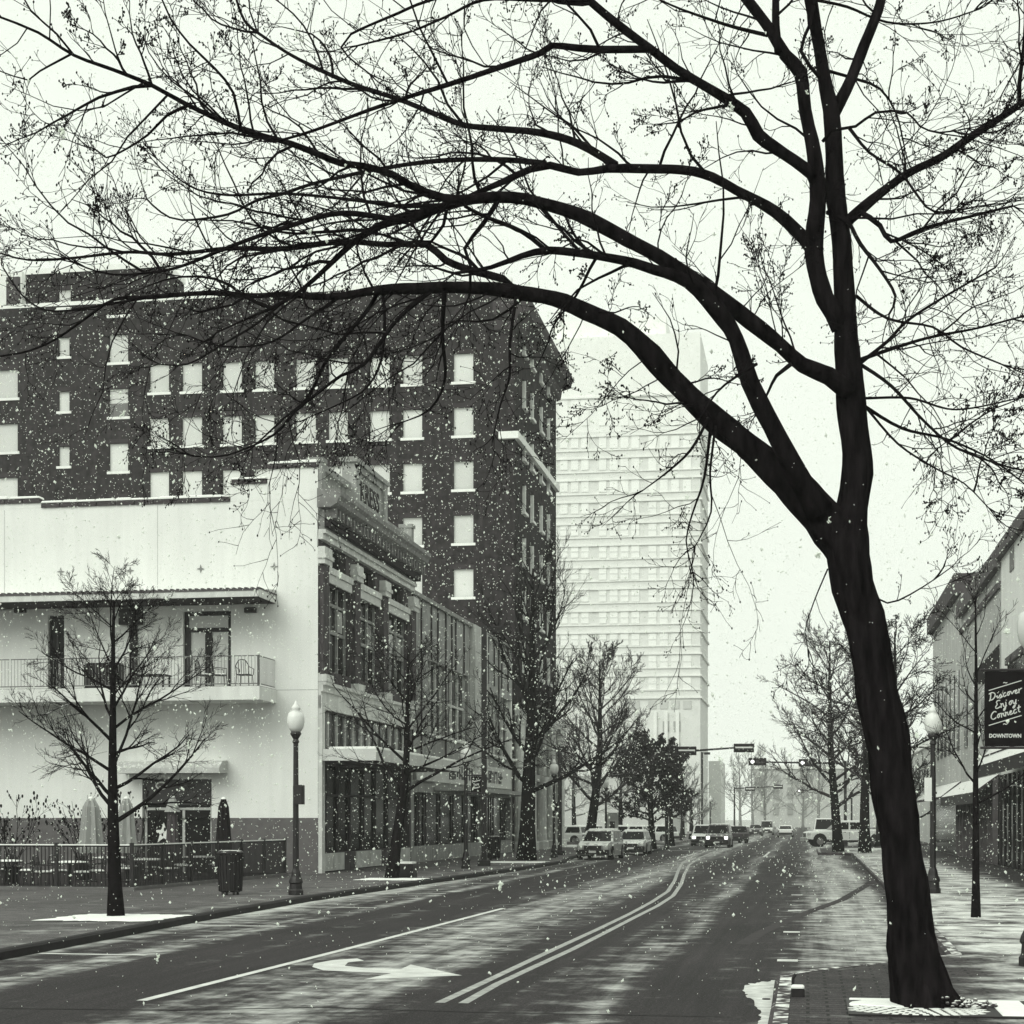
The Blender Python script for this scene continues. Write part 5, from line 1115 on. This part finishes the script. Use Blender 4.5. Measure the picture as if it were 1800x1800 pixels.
LIMBS = [
 ([(1490,965,72),(1462,930,78),(1440,905,74),(1400,860,66),(1350,815,54),(1310,780,44),(1260,740,42),(1210,695,40),(1170,655,38),(1130,610,36),(1090,575,34),(1030,548,30),(975,525,28),(917,515,24),(867,508,22),(800,505,20),(733,507,19),(667,510,17),(600,520,13),(550,522,11),(500,517,10),(440,520,9),(383,515,9),(330,517,8),(260,523,7),(200,527,6),(150,560,4.5),(100,595,4),(50,617,3.5),(-10,628,3)],0,0,0,1.6),
 ([(1440,900,50),(1423,873,40),(1388,811,35),(1357,749,34),(1318,671,32),(1294,597,29),(1271,558,28),(1228,508,26),(1189,486,20),(1150,474,18),(1117,463,17),(1050,450,15),(967,440,13),(917,450,10),(863,470,7),(800,480,5)],0,0,-.1,-1.6),
 ([(1494,690,34),(1458,661,30),(1411,642,27),(1372,607,26),(1318,564,26),(1256,517,27),(1205,482,27),(1158,451,25),(1100,420,25),(1083,410,24),(1017,377,23),(950,357,21),(900,347,20),(833,350,18),(783,363,17),(717,383,15),(667,397,13),(617,430,10),(550,493,8),(500,530,6),(430,562,4),(380,585,3)],0,0,-.1,-2.2),
 ([(1480,575,40),(1466,550,37),(1450,525,35),(1434,467,31),(1431,420,30),(1438,350,27),(1434,296,26),(1427,249,24),(1415,194,23),(1407,128,23),(1380,97,21),(1353,51,20),(1314,0,17),(1285,-40,15),(1230,-120,10),(1180,-240,6),(1150,-350,3)],0,0,0,-.8),
 ([(1438,330,24),(1427,307,22),(1380,272,20),(1333,237,20),(1310,198,19),(1248,156,17),(1189,121,16),(1143,86,15),(1100,54,15),(1040,5,13),(1000,-30,11),(930,-90,8),(850,-160,4)],0,0,-.2,-1.8),
 ([(1432,445,22),(1415,420,21),(1364,373,20),(1294,334,18),(1252,311,17),(1197,299,16),(1100,296,15),(1067,297,14),(1017,303,13),(967,290,13),(933,297,12),(883,320,11),(843,337,10),(800,357,9),(740,385,6),(690,410,4)],0,0,.2,1.4),
 ([(960,287),(917,283),(850,280),(767,283),(667,297),(550,323),(500,340),(450,353),(400,377),(320,387),(283,373),(258,350)],10,3,1.0,2.2),
 ([(850,350),(780,348),(720,325),(690,307),(640,292),(600,287),(513,253),(423,227),(327,183),(267,150),(200,123),(130,97),(67,57),(0,30)],15,4,-1.7,-3.0),
 ([(1083,290),(1017,253),(950,233),(883,227),(817,220),(763,200),(697,173),(617,147),(523,103),(467,67),(430,37),(413,-10)],14,4,.9,2.6),
 ([(1143,86),(1043,87),(970,80),(950,93),(883,117),(783,150),(710,173),(650,193),(550,230),(480,250)],14,4,-1.2,-2.6),
 ([(1033,0),(940,0),(850,0),(783,30),(717,57),(630,80)],8,3,-1.3,-2.4),
 ([(900,-40),(757,0),(700,23),(617,60),(600,83),(612,100),(650,130)],7,3,-1.6,-2.4),
 ([(907,513),(883,490),(833,477),(783,457),(750,430),(683,430),(600,425),(500,437),(400,437),(300,447),(227,443),(133,453),(50,457),(-5,443)],14,3,.9,2.3),
 ([(877,350),(850,393),(817,437),(827,467),(825,520)],9,5,-1.3,-.8),
 ([(785,370),(780,395),(755,428)],7,5,-1.6,-1.2),
 ([(960,440),(917,407),(850,380),(817,362)],8,6,-.8,-1.5),
 ([(717,390),(600,375),(500,400),(400,435),(333,463),(283,477),(200,483),(150,470)],11,3,-1.8,-3.2),
 ([(800,360),(700,362),(633,353),(500,340),(400,343),(333,327),(277,280)],8,2.5,-1.6,-.4),
 ([(260,523),(200,533),(130,545),(80,545),(40,520),(5,470)],5,2.5,1.4,2.0),
 ([(423,227),(410,163),(377,120),(333,77),(300,33),(283,-5)],6,3,-2.5,-3.2),
 ([(327,187),(293,203),(260,237),(220,263),(187,277),(167,262)],6,2.5,-2.7,-2.0),
 ([(130,97),(100,60),(55,20),(35,-15)],4,2.5,-2.9,-3.3),
 ([(125,95),(70,125),(50,141),(0,125)],4,2,-2.9,-2.6),
 ([(760,510),(700,560),(640,640),(600,660),(560,690),(520,722),(480,765),(400,800),(340,802)],9,2.5,.9,-.3),
 ([(667,510),(650,540),(600,600),(570,640),(540,700),(500,735),(440,790)],8,2.5,1.0,2.0),
 ([(908,520),(896,605),(896,662),(880,710),(868,763)],7,2.5,.7,0),
 ([(781,515),(778,590),(782,668),(755,720),(705,743)],8,2.5,.8,1.6),
 ([(672,510),(676,560),(670,633),(648,677),(618,700),(540,735)],6,2,1.0,.2),
 ([(600,520),(540,560),(480,600),(420,610),(370,605),(330,590)],6,2,1.1,.4),
 ([(510,520),(450,570),(400,600),(330,640),(280,640)],5,2,1.2,2.0),
 ([(1245,735),(1215,790),(1175,828),(1130,862)],6,2,.1,-.6),
 ([(1250,742),(1238,840),(1218,900),(1206,950),(1218,1005)],6,2,.1,.8),
 ([(1258,748),(1248,830),(1250,900),(1222,960)],5,2,.1,.3),
 ([(1484,395,20),(1493,385,18),(1520,362,17),(1559,331,16),(1598,303,15),(1656,276,14),(1711,237,13),(1761,206,12),(1800,179,11),(1860,140,8),(1950,100,4)],0,0,.2,1.2),
 ([(1792,185),(1792,148),(1798,97),(1802,40),(1800,-40)],8,4,1.1,.6),
 ([(1500,385),(1512,373),(1547,397),(1567,424),(1625,401),(1703,381),(1781,362)],10,4,.1,-1.0),
 ([(1454,373),(1489,389),(1512,428),(1547,474),(1574,521),(1563,552)],9,4,0,-.9),
 ([(1508,634),(1586,607),(1644,591),(1722,576),(1800,555)],8,3,0,1.2),
 ([(1512,640),(1567,679),(1625,741),(1683,788),(1780,823),(1830,830)],7,3,0,-1.4),
 ([(1520,714),(1586,753),(1664,772),(1742,807),(1800,850)],6,2.5,.1,1.0),
 ([(1524,718),(1578,780),(1644,823),(1695,850),(1738,893)],5,2,0,-.8),
 ([(1446,249),(1462,229),(1504,222),(1539,198),(1594,198),(1617,222),(1652,233),(1699,226)],6,2.5,-.2,-1.2),
 ([(1493,226),(1528,268),(1582,303),(1606,334),(1644,373),(1722,362)],6,3,-.4,-1.4),
 ([(1434,0),(1489,12),(1559,39),(1644,39),(1722,16)],5,2.5,0,1.2),
 ([(1454,124),(1508,140),(1547,156),(1575,198),(1590,260)],6,2.5,0,.9),
 ([(1468,195,21),(1497,136,20),(1520,78,19),(1543,19,18),(1555,-30,17),(1590,-150,11),(1610,-300,4)],0,0,0,.7),
 ([(1368,90,14),(1364,47,14),(1364,0,13),(1362,-80,9),(1370,-200,4)],0,0,-.5,-.2),
 ([(1349,62),(1275,43),(1197,16),(1150,-5)],7,3,-.6,-1.6),
 ([(1440,135),(1408,90),(1425,40),(1430,10)],7,6,-.1,-.1),
 ([(1330,640),(1290,665),(1260,690),(1230,735)],6,2.5,-.8,-1.4),
 ([(1390,640),(1365,660),(1350,690),(1335,720)],8,3,-.4,.2),
 ([(1510,640),(1560,600),(1600,560),(1680,510),(1750,470)],7,3,0,1.6),
 ([(1505,520),(1560,560),(1640,575),(1690,610),(1760,640)],6,3,.2,-1.2),
 ([(1520,700),(1600,700),(1680,720),(1790,700)],5,2.5,0,-2.0),
 ([(1525,1040),(1560,1060),(1600,1045),(1640,1020)],4,2,0,-.5),
 ([(1455,1000),(1430,1060),(1415,1110),(1420,1140)],3,1.6,0,.4),
]
def bark_noise(seed):
    r_ = random.Random(seed); ph = [r_.uniform(0,6.28) for _ in range(6)]
    return lambda k, i: 1 + .05*math.sin(i*1.9 + ph[0] + k*.31) + .045*math.sin(i*3.1 + ph[1] - k*.53) + .045*math.sin(k*.9 + ph[2] + i) + r_.uniform(-.035, .035) + .06*max(0, math.sin(k*.37 + ph[3]))**6
tk = conv(TRUNK, 0, 0, 0, 0)
m_ = MB(); m_.tube([t[:3] for t in tk], [t[3] for t in tk], 18, rn=bark_noise(1))
# root flare
d_ = Vector((1, -.2, 0)); s_ = Vector((bigx, bigy, .15))
for off_ in (-.15, .05, .22): m_.tube([s_ + Vector((-.14, off_*.4, 1.1)), s_ + Vector((-.02, off_*.6, .62)), s_ + Vector((.09, off_*.8, .32)), s_ + Vector((.22, off_*1.2, .12)), s_ + Vector((.42, off_*2, -.01))], [.14,.19,.20,.15,.05], 12)
bg.part('trunk', m_, M_BARK, smooth=True)
tw_ = MB(); rng = random.Random(99)
for li, (px, w0, w1, d0, d1) in enumerate(LIMBS):
    pl = conv(px, w0, w1, d0, d1)
    rmax = max(p[3] for p in pl)
    lm_ = MB(); lm_.tube([p[:3] for p in pl], [p[3] for p in pl], 12 if rmax > .08 else 8 if rmax > .03 else 6, rn=bark_noise(li+5))
    bg.part('limb', lm_, M_BARK if rmax > .03 else M_TWIG, smooth=True)
    # twigs along the limb
    n = len(pl); k = 0.0; acc = 0.0
    thick0 = pl[0][3]
    for k in range(1, n - 1):
        p = Vector(pl[k][:3]); q = Vector(pl[k+1][:3]); sl_ = (q - p).length; r_ = pl[k][3]
        dens = 4.4 if r_ < .045 else 2.7 if r_ < .09 else .8
        acc += sl_ * dens * rng.uniform(.5, 1.5)
        while acc > 1:
            acc -= 1
            dd = (q - p).normalized(); a = rng.uniform(.45, 1.15); ax = rv(); ax.y *= .75; ax = (ax - dd*ax.dot(dd)).normalized()
            nd = (dd*math.cos(a) + ax*math.sin(a)).normalized()
            L = rng.choice((.2,.3,.5,.7,.9,1.2,1.6)) * rng.uniform(.8,1.2)
            if r_ > .09: L *= .7
            rr = min(r_*.55, .0045 + .008*L)
            grow(tw_, p.lerp(q, rng.random()), nd, L, rr, 1, 2 if L < .6 else 3, .045 if p.z > 5.5 else .0, .3, (.4,1.0), (2,5), (.32,.62), .0066, 6, .0043, None, .15)
    # tip spray
    e = Vector(pl[-1][:3]); dd = (e - Vector(pl[-3][:3])).normalized()
    for _ in range(3): grow(tw_, e, (dd + rv()*.5).normalized(), rng.uniform(.4,.9), .008, 1, 3, .03, .28, (.4,.9), (3,5), (.3,.6), .006, 6, .0034)
# long secondary boughs: drooping under the low limbs, rising over the upper ones
rng = random.Random(321)
def bough(li, t0, t1, num, dirs, Ls, up, droop, r0=.016):
    px, w0, w1, d0, d1 = LIMBS[li]; pl = conv(px, w0, w1, d0, d1)
    for _ in range(num):
        q = Vector(pl[int(len(pl) * rng.uniform(t0, t1))][:3]); d = Vector((rng.uniform(*dirs[0]), rng.uniform(-.5, .5), rng.uniform(*dirs[1]))).normalized()
        grow(tw_, q, d, rng.uniform(*Ls), r0 * rng.uniform(.7, 1.3), 0, 3, up, .26, (.35, .9), (3, 6), (.28, .52), .0066, 9, .0043, None, .15, droop)
bough(0, .40, .78, 11, ((-1, -.1), (-.8, 0)), (1.3, 2.5), .0, .12, .010); bough(2, .55, .95, 8, ((-1, -.3), (-.4, .4)), (1.2, 2.3), .0, .08)
bough(1, .6, .98, 6, ((-1, -.1), (-.4, .6)), (1, 2), .02, .05); bough(12, .1, .8, 4, ((-1, -.2), (-.4, .4)), (1, 2), .02, .05)
bough(5, .3, .95, 8, ((-1, .1), (.1, .9)), (1, 2), .05, 0); bough(7, .3, .9, 7, ((-1, 0), (-.2, .9)), (.9, 1.8), .05, 0)
bough(8, .2, .9, 7, ((-1, 0), (0, .9)), (.9, 1.8), .05, 0); bough(4, .3, .9, 6, ((-1, .2), (-.2, .9)), (.9, 1.8), .05, 0); bough(16, .3, .9, 4, ((-1, -.2), (-.2, .6)), (.9, 1.8), .04, 0)
bough(2, .05, .4, 5, ((-.8, .6), (.2, 1)), (1, 1.8), .05, 0, .012); bough(0, .2, .4, 6, ((-.8, .5), (-.6, .9)), (.8, 1.6), .02, .02, .012)
for li_ in range(34, 45): bough(li_, .25, .95, 3, ((-.1, 1), (-.5, .7)), (.7, 1.5), .03, .02, .010)
o_ = bg.part('twigs', tw_, M_TWIG)
# tree grate under the big tree
gt = Thing('tree_grate', 'square iron tree grate full of snow under the big tree', 'tree grate', bu, bv, .15, local=True)
g_ = MB(); g_.box(-.78, 1.18, -1.0, .62, .002, .0205); gt.part('frame', g_, M_DARK)
g_ = MB(); rng = random.Random(5)
for ring in range(6):
    r0 = .34 + ring*.115; nseg = int(14 + ring*9)
    for k in range(nseg):
        w0 = 2*math.pi*k/nseg; w1 = 2*math.pi*(k + .62)/nseg; wm = (w0+w1)/2
        if r0*math.sin(wm) > -.12 or r0*math.cos(wm) > .62 or r0*math.sin(wm) > .5 or r0*math.sin(wm) < -.95 or r0*math.cos(wm) < -.72: continue
        pts = [((r0 + dr)*math.cos(w), (r0 + dr)*math.sin(w), .021) for dr, w in ((0,w0),(.09,w0),(.09,w1),(0,w1))]
        g_.prism(pts, (0,0,.005))
rg = random.Random(8); ring_ = [((.72 + .1*rg.random()) * math.cos(.2 + 2*math.pi*k/30) * (1 if math.cos(.2 + 2*math.pi*k/30) < 0 else .9), (.5 + .1*rg.random()) * math.sin(.2 + 2*math.pi*k/30) * (1 if math.sin(.2 + 2*math.pi*k/30) > 0 else .5)) for k in range(30)]
g_.loft([[(a, b, .0208) for a, b in ring_], [(a*.97, b*.97, .034) for a, b in ring_], [(a*.6, b*.6, .045) for a, b in ring_]])
g_.bbox(.78, 1.12, -.93, .56, .021, .032, .008); g_.bbox(-.74, .77, .42, .57, .021, .03, .008)
gt.part('snowy_bars', g_, M_SNOW)
rk = MB()
for k in range(90):
    t_ = rng.random(); c = Vector((.26 + .5*t_ + rng.uniform(-.05,.05), rng.uniform(-.5,.2)*(1 - .4*t_), .045 + .10*(1 - t_)*rng.random())); rk.ball(c, rng.uniform(.012,.035), 5, 3, rng.uniform(.4,.9))
lv = rk.build('leaf_litter', mat('litter_snowy', .06, .9, .1, .6, 14, snow=1.25), None, (0,0,0), False); lv.location = S(bu, bv, .15); lv.rotation_euler = (0,0,-A)
tag(lv, 'heap of snowy leaf litter against the foot of the big tree', 'leaf litter', kind='stuff')

# ------------------------------------------------------------------ falling snow
nr = np.random.default_rng(12)
N = 85000
D = np.concatenate([9.7 + 62 * np.sqrt(nr.random(N)), 4.5 + 5 * nr.random(40)]); n = len(D)
x = nr.uniform(-.36, .36, n) * D; z = CAM_H + nr.uniform(-.14, .52, n) * D
s_ = np.where(D > 9.6, np.minimum(np.where(nr.random(n) < .86, nr.uniform(.38, .95, n), .95 + 2.6 * nr.random(n) ** 2.2) * D / F, .03), nr.uniform(.004, .011, n))
ok = z > .3; D, x, z, s_ = D[ok], x[ok], z[ok], s_[ok]; n = len(D)
g_ = (1 + 5 ** .5) / 2
ico = np.array([(-1,g_,0),(1,g_,0),(-1,-g_,0),(1,-g_,0),(0,-1,g_),(0,1,g_),(0,-1,-g_),(0,1,-g_),(g_,0,-1),(g_,0,1),(-g_,0,-1),(-g_,0,1)]) / 1.9
T20 = np.array([(0,11,5),(0,5,1),(0,1,7),(0,7,10),(0,10,11),(1,5,9),(5,11,4),(11,10,2),(10,7,6),(7,1,8),(3,9,4),(3,4,2),(3,2,6),(3,6,8),(3,8,9),(4,9,5),(2,4,11),(6,2,10),(8,6,7),(9,8,1)])
octa = np.array([(1,0,0),(-1,0,0),(0,1,0),(0,-1,0),(0,0,1.3),(0,0,-1.3)], float)
V = octa[None] * np.where(D > 9.65, s_, s_ * .35)[:, None, None] * nr.uniform(.55, 1.35, (n, 6, 1))
V[:, :, 0] += V[:, :, 2] * nr.normal(0, .3, (n, 1)); V += np.stack([x, D, z], 1)[:, None, :]
T8 = np.array([(0,2,4),(2,1,4),(1,3,4),(3,0,4),(2,0,5),(1,2,5),(3,1,5),(0,3,5)])
vs_ = V.reshape(-1, 3).tolist(); fs_ = (T8[None] + 6 * np.arange(n)[:, None, None]).reshape(-1, 3).tolist()
for k in np.where(D < 14)[0]:          # near flakes: ragged clumps
    near_ = D[k] < 9.65; fall = nr.normal(0, .5, 3) + np.array([0, 0, 1.2])
    for _ in range(26 if near_ else 3):
        b0 = len(vs_); c = np.array([x[k], D[k], z[k]]) + (nr.normal(0, .42, 3) + fall * nr.uniform(-1, 1) * near_) * s_[k]
        vs_ += (c + ico * s_[k] * (nr.uniform(.15, .42) if near_ else nr.uniform(.25, .7)) * nr.uniform(.5, 1.5, (12, 1))).tolist(); fs_ += (T20 + b0).tolist()
me = bpy.data.meshes.new('falling_snow'); me.from_pydata(vs_, [], fs_); me.update()
fl_m = bpy.data.materials.new('snowflake'); fl_m.use_nodes = True; nn = fl_m.node_tree.nodes; ll_ = fl_m.node_tree.links; nn.remove(nn['Principled BSDF'])
df = nn.new('ShaderNodeBsdfDiffuse'); df.inputs[0].default_value = (.95,.98,.93,1); tl = nn.new('ShaderNodeBsdfTranslucent'); tl.inputs[0].default_value = (.95,.98,.93,1); mxs = nn.new('ShaderNodeMixShader'); mxs.inputs[0].default_value = .5
ll_.new(df.outputs[0], mxs.inputs[1]); ll_.new(tl.outputs[0], mxs.inputs[2]); ll_.new(mxs.outputs[0], nn['Material Output'].inputs['Surface'])
me.materials.append(fl_m); fo = bpy.data.objects.new('falling_snow', me); COL.objects.link(fo); fo['kind'] = 'stuff'; fo['label'] = 'white snowflakes falling through the air all over the street'
